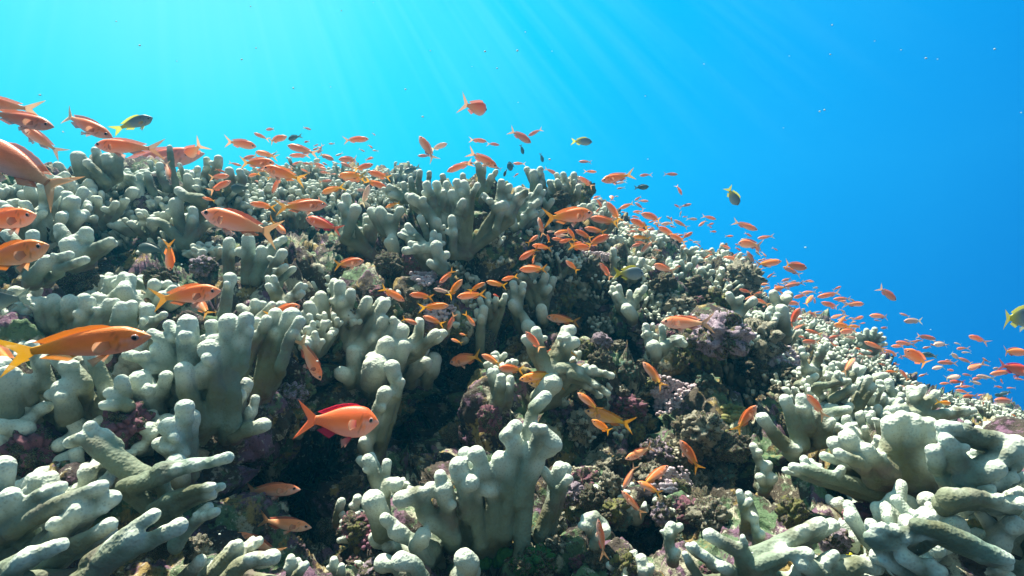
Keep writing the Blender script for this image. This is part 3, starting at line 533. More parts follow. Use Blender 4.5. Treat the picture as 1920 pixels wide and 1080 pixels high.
RK = [(1352,628,52,.8,M_PURPLE,'large purple and green crusted boulder with small dark holes, right of centre'),(1425,640,38,.9,M_CREAM,'pale rough boulder beside the purple boulder'),
 (1310,650,34,.93,M_OLIVE,'olive crusted rock shelf under the purple boulder'),(1300,545,34,.95,None,'rough grey boulder under the small anthias shoal'),(1275,575,26,.95,M_CREAM,'whitish boulder with dark hollows above the hand shaped coral'),
 (1395,520,30,.97,M_CREAM,'bright lit boulder on the right shoulder crest'),(1340,520,26,.97,None,'lumpy brown rock below the right crest'),(1345,560,24,.95,M_OLIVE,'greenish rock left of the bright forked coral'),
 (1318,803,36,.92,M_CREAM,'pale green speckled boulder above the lower right hollow'),(1372,838,32,.92,None,'speckled round boulder right of the pale green boulder'),(1092,800,28,.93,M_CREAM,'cream and green crusted knob under the orange pair'),
 (918,785,22,.93,M_PINK,'bristly brown pink knob above the bottom centre coral'),(1180,765,30,.95,M_PINK,'pink brown crusted rock near the bead coral'),(1130,640,17,.93,M_PURPLE,'mauve crusted stump with a pale top, standing upright'),
 (1128,680,22,.93,None,'lower mauve and grey lump of the upright stump'),(1012,650,14,.97,M_PINK,'small reddish rock behind the centre corals'),(885,660,16,.97,None,'dark knob above the orange trio'),
 (545,742,26,.95,M_PURPLE,'dark purple crusted rock under the vertical pink anthias'),(580,790,18,.97,M_PURPLE,'purple rubble beside the red male anthias'),(240,800,40,.9,M_PINK,'maroon crusted rock shelf among the left corals'),
 (60,850,40,.9,M_PINK,'reddish brown shelf at the left edge'),(665,985,30,.95,M_PINK,'pink and green crusted mound left of the bottom coral'),(1065,925,26,.94,M_PURPLE,'long purple crusted ridge right of the bottom coral'),
 (1110,935,24,.94,None,'mottled rubble below the purple ridge'),(1145,905,18,.94,M_CREAM,'white crusted lump under the curled anthias'),(1150,955,26,.94,M_OLIVE,'ochre stained rubble in the lower middle'),
 (1330,965,34,.92,M_CREAM,'rough whitish rock behind the bright slanting branch'),(1290,955,24,.92,M_PINK,'pink brown rock left of the whitish rock'),(1240,965,18,.92,M_PURPLE,'small mauve pebble like rock in the lower middle'),
 (1485,960,24,.92,M_OLIVE,'round green textured coral rock in shade'),(1620,970,34,.9,M_PINK,'reddish rubble ledge under the horizontal coral arm'),(1560,1010,30,.9,M_PURPLE,'mauve crusted boulder near the yellow sponge'),
 (730,500,26,.97,None,'dark brown crusted knob in the shaded centre'),(775,500,20,.97,M_PINK,'reddish brown knob under the leafy coral'),(640,470,22,.98,None,'shaded lumpy rock left of the mound'),(690,480,18,.98,M_PURPLE,'purple tinted rock in the shaded centre'),
 (760,605,18,.98,None,'dark rock with small polyps behind the middle fingers'),(875,700,22,.96,None,'shadowed knob behind the coral with the dead base'),(905,640,22,.97,None,'green and purple crusted block near the very centre'),
 (1060,560,22,.98,M_OLIVE,'green mottled rock beside the arching fingers'),(1095,580,20,.98,None,'grey rubble under the arching fingers'),(1110,510,24,.98,None,'crusted grey rock left of the blue grey fish'),(1100,470,20,.98,M_PINK,'reddish rock half hidden by the orange shoal'),
 (1245,530,24,.97,None,'weathered rock right of the blue grey fish'),(1080,375,22,.97,M_OLIVE,'dark olive crusted block at the right end of the mound'),(1050,375,18,.97,None,'brown rough block under the dark coral prongs'),(1105,355,12,.97,M_OLIVE,'small green topped rock at the mound end'),
 (1500,730,20,.96,None,'dark rock behind the plump double finger coral'),(1470,700,24,.95,None,'beaded slope rock right of the purple boulder'),(1415,690,26,.95,None,'shadowed rock overhang under the pale boulder'),(1230,850,26,.93,M_PURPLE,'violet tinted rubble left of the hollow'),
 (1190,810,18,.94,M_OLIVE,'mossy lump beside the orange pair'),(470,700,18,.98,None,'brown rock seen between the pillar fingers'),(980,1060,20,.93,M_GREEN,'dark green tufted lump at the foot of the bottom coral'),
 (300,1030,20,.93,None,'rubble knob behind the long raked fingers'),(370,1030,22,.92,M_CREAM,'beige rough ledge at the bottom left'),(620,1000,26,.97,None,'black rock in the hollow at the bottom'),(700,1070,26,.95,M_PURPLE,'purple flecked rock at the bottom edge'),
 (1010,1050,30,.96,M_GREEN,'smooth dark green lobe right of the bottom coral'),(860,620,14,.98,M_OLIVE,'small rubble heap under the centre shoal'),(150,520,30,.97,None,'dark lumpy ledge in the upper left band'),(300,520,26,.98,None,'shaded boulder behind the orange pair on the left'),(380,500,22,.98,M_PURPLE,'dim purple rock in the upper left hollow')]
for k, (u, v, r, fac, mt, lab) in enumerate(RK):
    rg = random.Random(k+77); y = max(.3, depth_sm(u, v)*(.5+fac/2)-.005); me = ROCKS[k % len(ROCKS)]
    if mt: me = me.copy(); me.materials.clear(); me.materials.append(M_ROCK); me.materials.append(mt); 
    if mt:   # the crust covers part of the stone
        nv = len(me.vertices); co = np.empty(nv*3, np.float32); me.vertices.foreach_get('co', co); co = co.reshape(-1, 3)
        fi = np.empty(len(me.polygons)*3, np.int32); me.loops.foreach_get('vertex_index', fi); c = co[fi.reshape(-1, 3)].mean(1)
        me.polygons.foreach_set('material_index', (fbm(c.astype(float)*2.2+k, 5, k, .7) > -.02).astype(np.int32))
    s = r/F*y; o = link('crusted_boulder', me, label=lab, category='rock', group='crusted boulders on the reef'); o.location = pt(u, v, y+s*.35)
    o.rotation_euler = (rg.uniform(-.4, .4), rg.uniform(-.4, .4), rg.uniform(0, 6.28)); o.scale = (s, s, s)
def bead_patch(u, v, ru, rv, n, r, lab, mat=M_BEAD, name='bead_coral', squash=.8):
    rg = random.Random(int(u*3+v)); Vt = []; Ft = []; v1, f1 = ico(2); k = 0
    o0 = pt(u, v, depth_sm(u, v))
    for _ in range(n):
        a = rg.uniform(0, 6.28); q = math.sqrt(rg.random())*(1+.25*math.sin(a*3+u)); uu = u+math.cos(a)*q*ru; vv = v+math.sin(a)*q*rv
        y = depth(uu, vv); y = min(y, depth_sm(uu, vv)+.02)-.003
        y = max(o0[1]-.02, min(o0[1]+.02, y))
        rr = r*rg.uniform(.7, 1.25)
        Vt.append(v1*np.array([rr*rg.uniform(.8, 1.3), rr, rr*squash]) + pt(uu, vv, y)+np.array([0, rr*.4, 0])-o0); Ft.append(f1+k*len(v1)); k += 1
    me = new_mesh(name, np.concatenate(Vt), np.concatenate(Ft), mat); o = link(name, me, label=lab, category='coral'); o.location = o0; return o
ROCKM = [M_OLIVE, M_CREAM, M_PURPLE, M_PINK, M_CREAM, M_OLIVE]
CR = []
for mi_, mt in enumerate([M_OLIVE, M_CREAM, M_TAN, M_TEAL, M_PINK]):
    for q in range(3):
        me = ROCKS[(mi_*3+q) % 9].copy(); me.materials.clear(); me.materials.append(M_ROCK); me.materials.append(mt)
        co = np.empty(len(me.vertices)*3, np.float32); me.vertices.foreach_get('co', co); co = co.reshape(-1, 3)
        fi = np.empty(len(me.polygons)*3, np.int32); me.loops.foreach_get('vertex_index', fi); c = co[fi.reshape(-1, 3)].mean(1)
        me.polygons.foreach_set('material_index', (fbm(c.astype(float)*2.6+q, 5, q+9, .7) > .02).astype(np.int32)); CR.append(me)
SMALL = []
rg = random.Random(55)
for k in range(95):
    for _t in range(30):
        u, v = rg.choice([(rg.uniform(960, 1480), rg.uniform(430, 900)), (rg.uniform(620, 1340), rg.uniform(450, 1075)), (rg.uniform(1000, 1340), rg.uniform(850, 1075))])
        y = depth_sm(u, v); s = rg.uniform(.010, .024)*(.6+y*.4); rp_ = s/y*F
        if v > crest(u)+15 and all((u-a)**2+(v-b)**2 > (rp_+c)**2*.8 for a, b, c in SMALL) and all((u-a)**2+(v-b)**2 > (rp_+c)**2 for a, b, c in TRACED_UV): break
    else: continue
    SMALL.append((u, v, rp_)); o = link('crusted_boulder', rg.choice(CR), category='rock', group='crusted boulders on the reef'); o.location = pt(u, v, y-s*.1)
    o.rotation_euler = (rg.uniform(-.5, .5), rg.uniform(-.5, .5), rg.uniform(0, 6.28)); o.scale = (s*rg.uniform(.8, 1.3), s, s*rg.uniform(.8, 1.3)); META[o.name] = (u, v, rp_, 'rock'); CORALS.append(o)
bead_patch(1265,745,48,38,420,.0042,'patch of tiny mauve bead like polyps right of centre')
bead_patch(1470,690,45,32,260,.0045,'sloping band of pale bead polyps right of the purple boulder')
bead_patch(1262,905,42,26,260,.0034,'dim field of small bead polyps in the lower middle')
bead_patch(1115,485,26,16,160,.0045,'small cluster of violet bead polyps behind the orange shoal')
bead_patch(820,585,30,16,170,.0036,'sprinkle of grey bead polyps near the centre shoal')
bead_patch(795,520,26,12,120,.0040,'faint bead polyps in the shaded centre')
bead_patch(1290,840,40,24,160,.0036,'bead polyps over the pale green boulder ledge', M_CREAM)
bead_patch(1155,790,26,22,160,.0034,'cream bead crust beside the orange pair of fish', M_CREAM)
bead_patch(1340,485,34,12,120,.006,'sunlit bead crust on the right shoulder', M_CREAM)
bead_patch(1090,890,30,16,120,.003,'brown and white bead crust right of the bottom coral', M_CREAM)
bead_patch(1650,965,60,14,120,.0032,'reddish bead rubble under the right hand cluster', M_PINK)
bead_patch(705,1000,34,30,120,.0034,'pinkish bead crust at the bottom left of centre', M_PINK)
bead_patch(1575,1052,20,11,70,.006,'bright yellow green sponge patch at the bottom right', M_YEL, 'sponge', .6)['category'] = 'sponge'
bead_patch(1378,775,26,15,80,.007,'olive yellow sponge patch under the dark overhang', M_OLIVE, 'sponge', .6)['category'] = 'sponge'
bead_patch(925,1045,34,20,150,.005,'dark green algae tuft at the foot of the bottom coral', M_GREEN, 'algae_tuft', 1.2)['category'] = 'algae'
#FISH#
# ------------------------------------------------------------------ fish
# body length 1 from snout (+x) to the tips of the tail; y across, z up
SPEC = { # top colour, flank, belly, tail, fin ; depth ; 
 'o': ((.94,.24,.06),(.98,.37,.11),(.92,.62,.52),(.95,.48,.06),(.95,.32,.10),.120),
 'y': ((.94,.30,.05),(.98,.45,.07),(.92,.62,.40),(.94,.50,.02),(.92,.32,.03),.114),
 's': ((.92,.25,.10),(.98,.43,.22),(.93,.70,.62),(.88,.50,.28),(.80,.26,.15),.108),
 'p': ((.80,.50,.38),(.90,.62,.52),(.92,.82,.74),(.85,.72,.50),(.85,.60,.48),.115),
 'm': ((.93,.13,.05),(.97,.28,.06),(.80,.46,.40),(.88,.22,.08),(.80,.02,.10),.150),
 'd': ((.16,.22,.26),(.26,.34,.42),(.42,.50,.50),(.70,.62,.06),(.62,.56,.08),.170),
 'g': ((.06,.10,.11),(.13,.20,.20),(.25,.33,.30),(.14,.20,.18),(.10,.15,.15),.165)}
XS = np.array([.50,.493,.475,.445,.40,.34,.27,.19,.10,.01,-.07,-.14,-.20,-.245,-.28])
TOP = np.array([.02,.09,.22,.42,.66,.90,.99,1.0,.95,.84,.68,.52,.38,.30,.27])
BOT = np.array([.02,.08,.19,.37,.60,.84,.96,1.0,.96,.84,.66,.49,.36,.29,.27])
def fish_parts(sp, bend, lod):
    top, fl, be, tail, fin, dp = [np.array(c) if isinstance(c, tuple) else c for c in SPEC[sp]]
    deep = sp in 'dg'
    ns = {0: 20, 1: 14, 2: 10}[lod]; xs = np.interp(np.linspace(0, 1, {0: 44, 1: 18, 2: 12}[lod]), np.linspace(0, 1, len(XS)), XS)
    def curve(P):
        P = np.array(P, float); x = P[:, 0]; s = np.clip(.15-x, 0, 2)
        P[:, 1] += bend*s**2*1.1; h = np.clip(x-.2, 0, 1); P[:, 1] += bend*h**2*.5; return P
    V = []; C = []
    for x in xs:
        t_ = float(np.interp(-x, -XS, TOP))*dp; b_ = float(np.interp(-x, -XS, BOT))*dp*(1.05 if deep else .98)
        wd = (.42 if deep else .50)*(t_+b_)/2*(1+.15*np.clip((x-.1)*3, -1, 1))
        for k in range(ns):
            a = 2*math.pi*k/ns; c, s = math.cos(a), math.sin(a)
            z = (t_ if s > 0 else b_)*math.copysign(abs(s)**.92, s); y = wd*math.copysign(abs(c)**.85, c)
            V.append((x, y, z)); zn = z/(dp+1e-6)
            tt = np.clip(zn*1.1+.15, -1, 1)
            col = fl+(top-fl)*np.clip(tt, 0, 1) if tt > 0 else fl+(be-fl)*np.clip(-tt*1.5, 0, 1)
            if x > .36 and zn < .12 and not deep: col = col*.45+be*.55*np.array([1, 1.0, 1.05])
            ty = np.clip((-.02-x)/.22, 0, 1)*(1 if not deep else .9); col = col*(1-ty)+tail*ty
            if abs(zn) < .95 and x > .30 and not deep:      # violet-edged stripe from the eye to the gill
                q = abs(zn-(.02-(.40-x)*1.3)); 
                if q < .09: col = col*.5+np.array([.80,.55,.50])*.5
            if lod == 0 and abs(x-(.315-.9*zn*zn*dp)) < .009 and abs(zn) < .75: col = col*.62   # gill cover edge
            if lod == 0: col = col*(1+.05*math.sin(k*2.1+x*190))
            C.append(np.clip(col, 0, 1))
    Fc = []
    for i in range(len(xs)-1):
        for k in range(ns): Fc.append((i*ns+k, i*ns+(k+1) % ns, (i+1)*ns+(k+1) % ns, (i+1)*ns+k))
    Fc.append(tuple(range(ns))[::-1]); Fc.append(tuple((len(xs)-1)*ns+k for k in range(ns)))
    parts = {'body': (curve(V), Fc, np.array(C), M_BODY)}
    def fin_mesh(outline, col, col2, th=.003, tilt=0, off=(0, 0, 0), tipx=None, rnd=1):
        """a thin fin: two faces, thicker at the root; outline root->edge pairs [(root xz),(edge xz)]"""
        V = []; C = []; n = len(outline); m = 4
        for sgn in (1, -1):
            for (a, b) in outline:
                for j in range(m+1):
                    f = j/m; x = a[0]+(b[0]-a[0])*f; z = a[1]+(b[1]-a[1])*f
                    y = sgn*th*(1-f*.85)
                    z0 = z-outline[0][0][1]
                    V.append((x+off[0], y+off[1]+tilt*(math.hypot(x-a[0], z-a[1])), z+off[2])); C.append(np.array(col)*(1-f)+np.array(col2)*f)
        Fc = []; st = n*(m+1)
        for s in (0, 1):
            for i in range(n-1):
                for j in range(m):
                    a = s*st+i*(m+1)+j; q = (a, a+1, a+m+2, a+m+1); Fc.append(q if s else q[::-1])
        for i in range(n-1):
            for j in (0, m): 
                a = i*(m+1)+j; b = a+m+1; Fc.append((a, b, b+st, a+st))
        for i in (0, n-1):
            for j in range(m):
                a = i*(m+1)+j; Fc.append((a, a+1, a+1+st, a+st))
        return curve(V), Fc, np.array(C), M_FIN
    h = dp*.26
    T = []
    fk = .40 if not deep else .55; sp_t = (.145 if not deep else .13)
    for i in range(17):                    # forked tail: long outer rays, short middle ones
        s = i/8-1; ln = fk+(1-fk)*abs(s)**(1.5 if not deep else 1.1); x0 = -.272; 
        T.append(((x0, s*h), (x0-.228*ln*(1 if deep else 1), s*h+math.copysign(abs(s)**.9, s)*sp_t*ln)))
    parts['tail_fin'] = fin_mesh(T, tail, tail*np.array([1, 1.05, 1]) if sp != 'm' else np.array([.85,.20,.10]))
    def along(x, side): return float(np.interp(-x, -XS, TOP if side > 0 else BOT))*dp*side
    Dn = 12 if lod == 0 else 8
    D_ = []
    for i in range(Dn+1):
        f = i/Dn; x = .27-f*.45; hh = dp*(.22+.10*math.sin(f*math.pi))*min(1, f*6+.35)*(1-.25*f)*(.55 if sp == 'm' else 1)
        D_.append(((x, along(x, 1)-.008), (x-.035-.05*f, along(x, 1)+hh*(.9+.12*((i % 2) if f < .6 else .5)))))
    dc2 = fin*.9 if sp != 'd' else np.array([.80,.72,.05])
    parts['dorsal_fin'] = fin_mesh(D_, fin, dc2)
    if lod == 2: return parts
    A_ = []
    for i in range(7):
        f = i/6; x = -.01-f*.16; hh = dp*(.38-.2*f)*min(1, f*5+.4)
        A_.append(((x, along(x, -1)+.008), (x-.05-.03*f, along(x, -1)-hh)))
    parts['anal_fin'] = fin_mesh(A_, fin, fin)
    if lod == 0:
        for sg in (1, -1):
            Pv = [((.19-i*.008, along(.19, -1)+.014), (.19-.10-.03*i/4, along(.19, -1)-dp*(.62-.13*i))) for i in range(5)]
            parts['pelvic_fin' + ('' if sg > 0 else '.b')] = fin_mesh(Pv, fin, be, tilt=sg*.25, off=(0, sg*.018, 0))
            Pc = []
            for i in range(8):
                a = -1.15+i*.28; Pc.append(((.265, -.012+(i-3.5)*.006), (.265-.105*math.cos(a*.75+.1), -.02+.062*math.sin(a))))
            parts['pectoral_fin' + ('' if sg > 0 else '.b')] = fin_mesh(Pc, fin*.9+.08, (.95, .6, .4), tilt=sg*.55, off=(0, sg*.050*(dp/.118), 0), th=.0016)
    es = np.array([.027, .013, .027]); v1, f1 = ico(2 if lod == 0 else 1)
    for sg in (1, -1):
        ex, ez = .415, dp*.14; ey = .42*dp*sg*(.9 if not deep else .72)
        for nm, sc, dy, cc in (('eye', 1.0, 0, (.45, .26, .22) if not deep else (.2, .22, .2)), ('pupil', .72, .0062*sg, (.01, .01, .012))):
            parts[nm + ('' if sg > 0 else '.b')] = (curve(v1*es*sc+np.array([ex, ey+dy, ez])), f1, np.tile(cc, (len(v1), 1)), M_EYE)
    return parts
me_ = NT('fish_eye'); me_.l(me_.attr('tint', 'Color'), me_.b.inputs['Base Color']); me_.b.inputs['Roughness'].default_value = .12; M_EYE = me_.m
PROTO = {}
def proto(sp, bend, lod):
    key = (sp, bend, lod)
    if key in PROTO: return PROTO[key]
    ps = fish_parts(sp, bend, lod)
    def mk(nm, d): V, Fc, C, mt = d; return new_mesh(nm, V, Fc, mt, attr=C)
    if lod == 2:
        V = []; Fc = []; C = []; k = 0; mi = []
        for d in ps.values():
            V.append(d[0]); C.append(d[2]); Fc += [tuple(int(i)+k for i in f) for f in d[1]]; k += len(d[0]); mi += [0 if d[3] == M_BODY else 1]*len(d[1])
        me = new_mesh('small_fish', np.concatenate(V), Fc, M_BODY, attr=np.concatenate(C)); me.materials.append(M_FIN); me.polygons.foreach_set('material_index', mi)
        r = (me, [])
    else:
        r = (mk('fish_body', ps['body']), [(nm, mk(nm.split('.')[0], d)) for nm, d in ps.items() if nm != 'body'])
    PROTO[key] = r; return r
NAME = {'o': 'anthias', 'y': 'anthias', 's': 'anthias', 'p': 'anthias', 'm': 'anthias', 'd': 'damselfish', 'g': 'damselfish'}
FISH = []
def put_fish(hu, hv, tu, tv, sp, yaw=None, dscale=1.0, L=None, bend=None, roll=None, label=None, far=None):
    k = len(FISH); rg = random.Random(k*31+3)
    px = math.hypot(hu-tu, hv-tv)
    if yaw is None: yaw = rg.uniform(-22, 22)
    cy, sy = math.cos(math.radians(yaw)), math.sin(math.radians(yaw))
    if L is None: L = {'d': .085, 'g': .08, 'm': .115}.get(sp, .10)*rg.uniform(.85, 1.1)
    mu, mv = (hu+tu)/2, (hv+tv)/2
    y = L*cy*F/px
    ter = min(depth(a, b, 1) for a, b in ((hu, hv), (tu, tv), (mu, mv)))
    y = min(y, ter*.965-.02, 4.6); y = max(y, .22)
    # in front of corals too: pull small ones a little nearer when over the reef
    if ter < 9 and px < 60: y *= rg.uniform(.80, .93)
    if far: y = far if far > 0 else max(y, depth_sm(mu, mv)*.95)
    L = px*y/F/cy
    X = Vector(((hu-tu)/px*cy, sy, -(hv-tv)/px*cy)).normalized()
    vd = Vector(pt(mu, mv, 1)).normalized()
    Yv = (vd - X*vd.dot(X)).normalized(); Zv = X.cross(Yv)
    if Zv.z < 0: Yv = -Yv; Zv = -Zv
    M = Matrix((X, Yv, Zv)).transposed()
    rl = math.radians(roll if roll is not None else rg.uniform(-14, 14))
    M = M @ Matrix.Rotation(rl, 3, 'X')
    lod = 0 if px > 62 else 1 if px > 34 else 2
    if bend is None: bend = rg.choice([-.45, -.2, 0, .2, .45]) if lod == 0 else rg.choice([-.4, 0, .4])
    bme, parts = proto(sp, bend, lod)
    nm = NAME[sp]
    o = link(nm, bme, category=nm if nm == 'damselfish' else 'anthias fish', group=('small grey damselfish around the reef' if nm == 'damselfish' else 'orange anthias swimming over the reef'))
    o.matrix_world = Matrix.Translation(Vector(pt(mu, mv, y))) @ M.to_4x4() @ Matrix.Diagonal((L, L*(1+(dscale-1)*.5), L*dscale, 1))
    eye = {}
    for pn, pm in parts:
        base = pn.split('.')[0]; c = link(base, pm, o if base != 'pupil' else eye[pn.replace('pupil', 'eye')])
        if base == 'eye': eye[pn] = c
    if label: o['label'] = label
    META[o.name] = (mu, mv, px, sp); HEAD[o.name] = (hu-tu, hv-tv); FISH.append(o); return o
# head u,v  tail u,v  kind  [yaw  depth-scale]
FD = """-50 262 128 365 s 0 1.25|-60 190 63 203 s|103 239 -34 207 s 0 .9|40 236 112 288 s|210 258 100 206 s 0 .95|287 220 214 241 d 0 .78|176 272 303 279 s 0 .95|336 286 386 282 s 40 1.5|382 288 178 316 s 0 .8 2.6|481 275 420 264 s 0 1.2|480 285 517 294 o|458 298 482 291 o|519 308 445 303 o|494 314 573 339 o|477 250 502 262 s|498 242 518 243 s 20|541 258 497 265 o|540 260 564 256 g|537 272 595 289 s|547 293 578 291 s|580 241 570 241 s 50|570 266 581 266 s 20 1.3|568 306 584 308 s|607 312 582 306 s|625 300 596 287 o|598 288 604 271 s|322 338 306 300 s|433 331 388 332 s|435 340 388 360 s|427 353 474 354 g|510 364 529 324 s 0 .8|600 361 646 350 y|382 371 402 377 o|475 383 513 388 o|610 382 520 391 o|377 398 526 441 s 0 1.1|540 440 503 411 o|570 408 642 433 m 10 .85|70 403 -62 425 o 0 1.15|93 460 -62 503 y 0 1.15|253 463 313 470 g|310 507 324 453 o 25 1.0|685 490 619 497 o|-45 565 52 560 g 0 1.2|417 545 279 563 o|352 558 402 592 o 25 1.1|286 630 8 662 y 0 .84|-60 640 42 692 o 0 1.3|563 573 498 597 o 0 1.3|597 716 564 628 s 15 1.0|711 793 560 786 m 0 1.3|563 918 447 920 s 0 .9 -1|584 990 474 974 s 0 .9 -1|440 1000 532 1042 s 0 .9 -1
758 565 713 538 o|768 552 814 557 o|826 530 850 507 o|815 542 844 549 p|868 524 836 560 y|842 573 785 577 y|908 531 880 546 y|911 528 951 537 y|857 557 910 551 o|942 525 970 518 o|974 505 1029 504 o|999 494 1002 478 o|1062 490 1083 509 o 0 1.1|1123 493 1149 524 s|1207 513 1152 512 d 0 1.3|1228 497 1263 510 s 0 1.4|792 593 833 609 o|840 618 853 588 s|890 610 871 588 o|862 626 876 629 o|847 636 866 644 o|781 607 752 597 o|925 552 936 557 m|1024 594 1087 605 o|985 621 1019 662 s|1013 667 1078 656 o|1239 604 1336 608 s 0 1.15|1270 600 1330 598 s|843 681 904 667 o 0 1.4|905 667 941 683 o|935 690 983 694 o 0 1.3|973 712 1046 699 y|990 718 1062 722 y|1208 680 1244 727 o|1083 737 1126 772 o|1097 773 1187 796 y|1108 785 1152 817 y|1171 859 1232 838 s|1168 917 1193 870 s 0 .8|1258 879 1194 908 o 25 .8|1197 905 1241 925 o|1165 920 1208 968 s 0 .8|1121 972 1133 1048 s 0 .7|1276 826 1312 883 o|1413 757 1384 812 o|1438 798 1484 838 s|1511 738 1549 782 s|1607 671 1577 699 s
692 261 642 263 s|786 255 816 303 s 0 1.2|837 270 808 281 p 0 1.2|785 293 808 292 s|838 323 886 302 s|862 309 893 305 s|909 200 876 205 s 50 2|911 265 881 262 s|935 271 913 270 s|996 268 954 243 s 0 1.2|992 253 1016 244 s|981 288 976 272 g 10|1018 303 1013 288 g 10|933 314 877 283 s 0 1.1|963 306 984 308 s|952 313 966 310 g 40 2.2|1108 266 1072 264 d|1087 302 1108 305 s|1117 323 1096 321 s|1044 326 1022 317 s|1085 333 1112 350 s|1126 341 1190 325 o|1157 344 1174 341 p|1200 330 1221 327 s|1268 328 1246 326 s|1215 350 1189 353 g|1157 354 1171 352 p|1279 364 1267 347 s|1112 400 1016 411 o 0 1.15|1010 409 1018 441 s|920 311 940 318 s|972 325 963 332 s|945 330 950 318 g|1137 378 1165 418 o 0 1.0|1112 372 1128 367 s|1128 388 1117 372 s|1118 398 1127 388 s|1147 366 1146 374 s 60 2|1163 391 1188 381 o|1190 376 1204 368 s|1214 378 1196 376 s|1192 380 1206 393 s|1188 397 1205 397 s|1200 402 1247 413 o|1185 406 1200 408 s|1179 412 1218 426 o|1108 407 1160 420 o|1225 420 1241 417 p|1240 421 1264 418 p|1266 413 1288 428 s|1234 427 1266 441 o|1257 440 1287 456 o|1298 436 1277 449 o|1300 454 1312 454 p|1277 396 1275 406 p|1280 407 1289 406 s|1307 411 1288 411 p|1341 411 1317 405 s|1310 424 1327 412 s|1264 384 1276 390 s|1295 383 1275 388 s|1188 444 1218 447 y|1191 454 1213 457 s|1203 471 1228 450 s|1180 427 1194 428 s|1181 434 1196 434 s|1196 430 1214 434 s|1169 420 1180 420 p|1064 429 1080 451 o|1080 432 1109 448 o|1096 427 1136 437 o|1144 441 1096 462 o 0 1.1|1106 465 1066 462 o 0 1.3|1050 454 1075 449 o|1090 455 1072 458 o|973 487 1012 465 o|1008 442 988 458 o|1000 460 1034 466 o|1036 447 1060 452 o|1040 440 1068 430 o|1026 440 1030 455 o|1068 432 1048 438 o
1385 382 1363 353 d 15 1.2|1419 432 1374 414 s|1422 447 1448 443 s|1391 455 1424 461 s 30 1.7|1457 470 1449 464 s|1369 466 1348 459 s|1465 490 1412 498 o|1513 503 1466 495 o 0 1.3|1472 501 1499 516 s|1403 472 1414 498 s|1357 483 1388 487 s|1374 482 1384 474 s|1419 513 1431 501 s|1417 517 1413 496 s|1440 521 1451 511 s|1678 562 1648 539 s 0 1.3|1962 594 1862 595 d 0 1.1|1466 527 1485 521 s|1452 543 1474 538 o 0 1.6|1467 532 1477 530 p|1475 537 1506 529 s|1445 539 1424 543 p|1387 543 1412 551 s|1428 548 1412 552 s|1399 562 1417 553 s|1415 561 1441 571 s|1430 534 1441 532 s 40 1.5|1488 558 1514 553 s|1507 549 1529 547 s|1527 555 1505 574 o|1475 568 1507 570 s|1538 557 1573 549 s|1538 567 1578 578 s|1566 561 1595 560 s|1623 570 1581 571 s|1500 577 1478 613 m 0 .9|1621 594 1598 600 s|1632 592 1669 594 s|1651 615 1669 615 s|1565 609 1596 613 y 0 1.3|1594 611 1617 614 y|1515 586 1532 591 s|1558 596 1583 590 s|1487 617 1511 609 s|1514 619 1538 628 s|1497 631 1514 635 s|1505 640 1538 642 s|1555 634 1579 629 s|1602 634 1580 631 p|1572 622 1611 620 s|1625 642 1656 656 s|1660 657 1682 664 s|1750 635 1718 629 s|1812 629 1853 641 s|1748 646 1784 644 p|1790 643 1801 646 p|1793 654 1815 653 s|1804 661 1818 661 p|1732 664 1755 669 g|1799 672 1776 660 p|1801 672 1822 682 s|1762 680 1792 681 s|1748 691 1775 687 p|1810 691 1848 684 s|1861 691 1879 691 p|1862 702 1900 695 s|1903 710 1921 713 s|1696 655 1746 690 o 0 1.4|1680 642 1713 646 s|1672 649 1698 650 s|1664 697 1681 697 o|1687 694 1704 713 s|1801 706 1766 711 p|1784 716 1804 716 m|1806 702 1824 705 s|1821 711 1846 709 s|1832 705 1861 709 p|1837 720 1816 714 p|1764 720 1783 718 s|1803 726 1822 724 s|1792 731 1816 737 s|1804 744 1830 742 o|1832 742 1846 740 s|1782 757 1759 754 y 0 1.4|1862 750 1912 753 s|1890 728 1901 727 s|1866 740 1884 744 g|1878 740 1893 734 g|1694 602 1731 602 p|1690 588 1704 594 s|1932 699 1870 683 m 0 1.1|1925 661 1873 659 o 0 1.2|1712 670 1690 668 s|1645 632 1660 634 s|1640 600 1650 602 s
632 297 678 301 s|639 305 662 316 s|700 308 661 319 o|633 330 687 329 y 0 1.1|645 338 685 335 o|723 352 686 338 o|690 323 734 334 o|669 356 690 357 p|693 346 679 388 p 0 1.0|725 389 750 379 y|760 324 785 312 g|655 322 640 330 s|566 318 580 324 s|600 322 620 326 s|612 318 590 312 s|480 318 500 322 o|450 310 432 306 s|620 338 600 342 s|560 330 578 336 o|530 322 548 316 s|466 330 488 326 o|548 308 566 304 s|700 296 684 300 s|712 330 728 324 s|420 322 404 318 s|578 282 590 290 s"""
def grow(q):
    px = math.hypot(q[0]-q[2], q[1]-q[3]); k = 1.14 if px < 40 else 1.0; mu, mv = (q[0]+q[2])/2, (q[1]+q[3])/2
    return [mu+(q[0]-mu)*k, mv+(q[1]-mv)*k, mu+(q[2]-mu)*k, mv+(q[3]-mv)*k]
for row in FD.replace('\n', '|').split('|'):
    f = row.split(); kw = {}
    if len(f) > 5: kw['yaw'] = float(f[5])
    if len(f) > 6: kw['dscale'] = float(f[6])
    if len(f) > 7: kw['far'] = float(f[7])
    put_fish(*grow([float(x) for x in f[:4]]), f[4], **kw)
rg2 = random.Random(99)
n_anth = sum(1 for o in FISH if o['category'] != 'damselfish')
STREAM = [(480,315,730,300,26),(1120,420,1290,455,26),(1290,430,1440,500,14),(1430,530,1620,605,22),(1520,610,1700,690,18),(1700,650,1900,760,22),(980,450,1120,440,12),(760,540,900,600,8)]
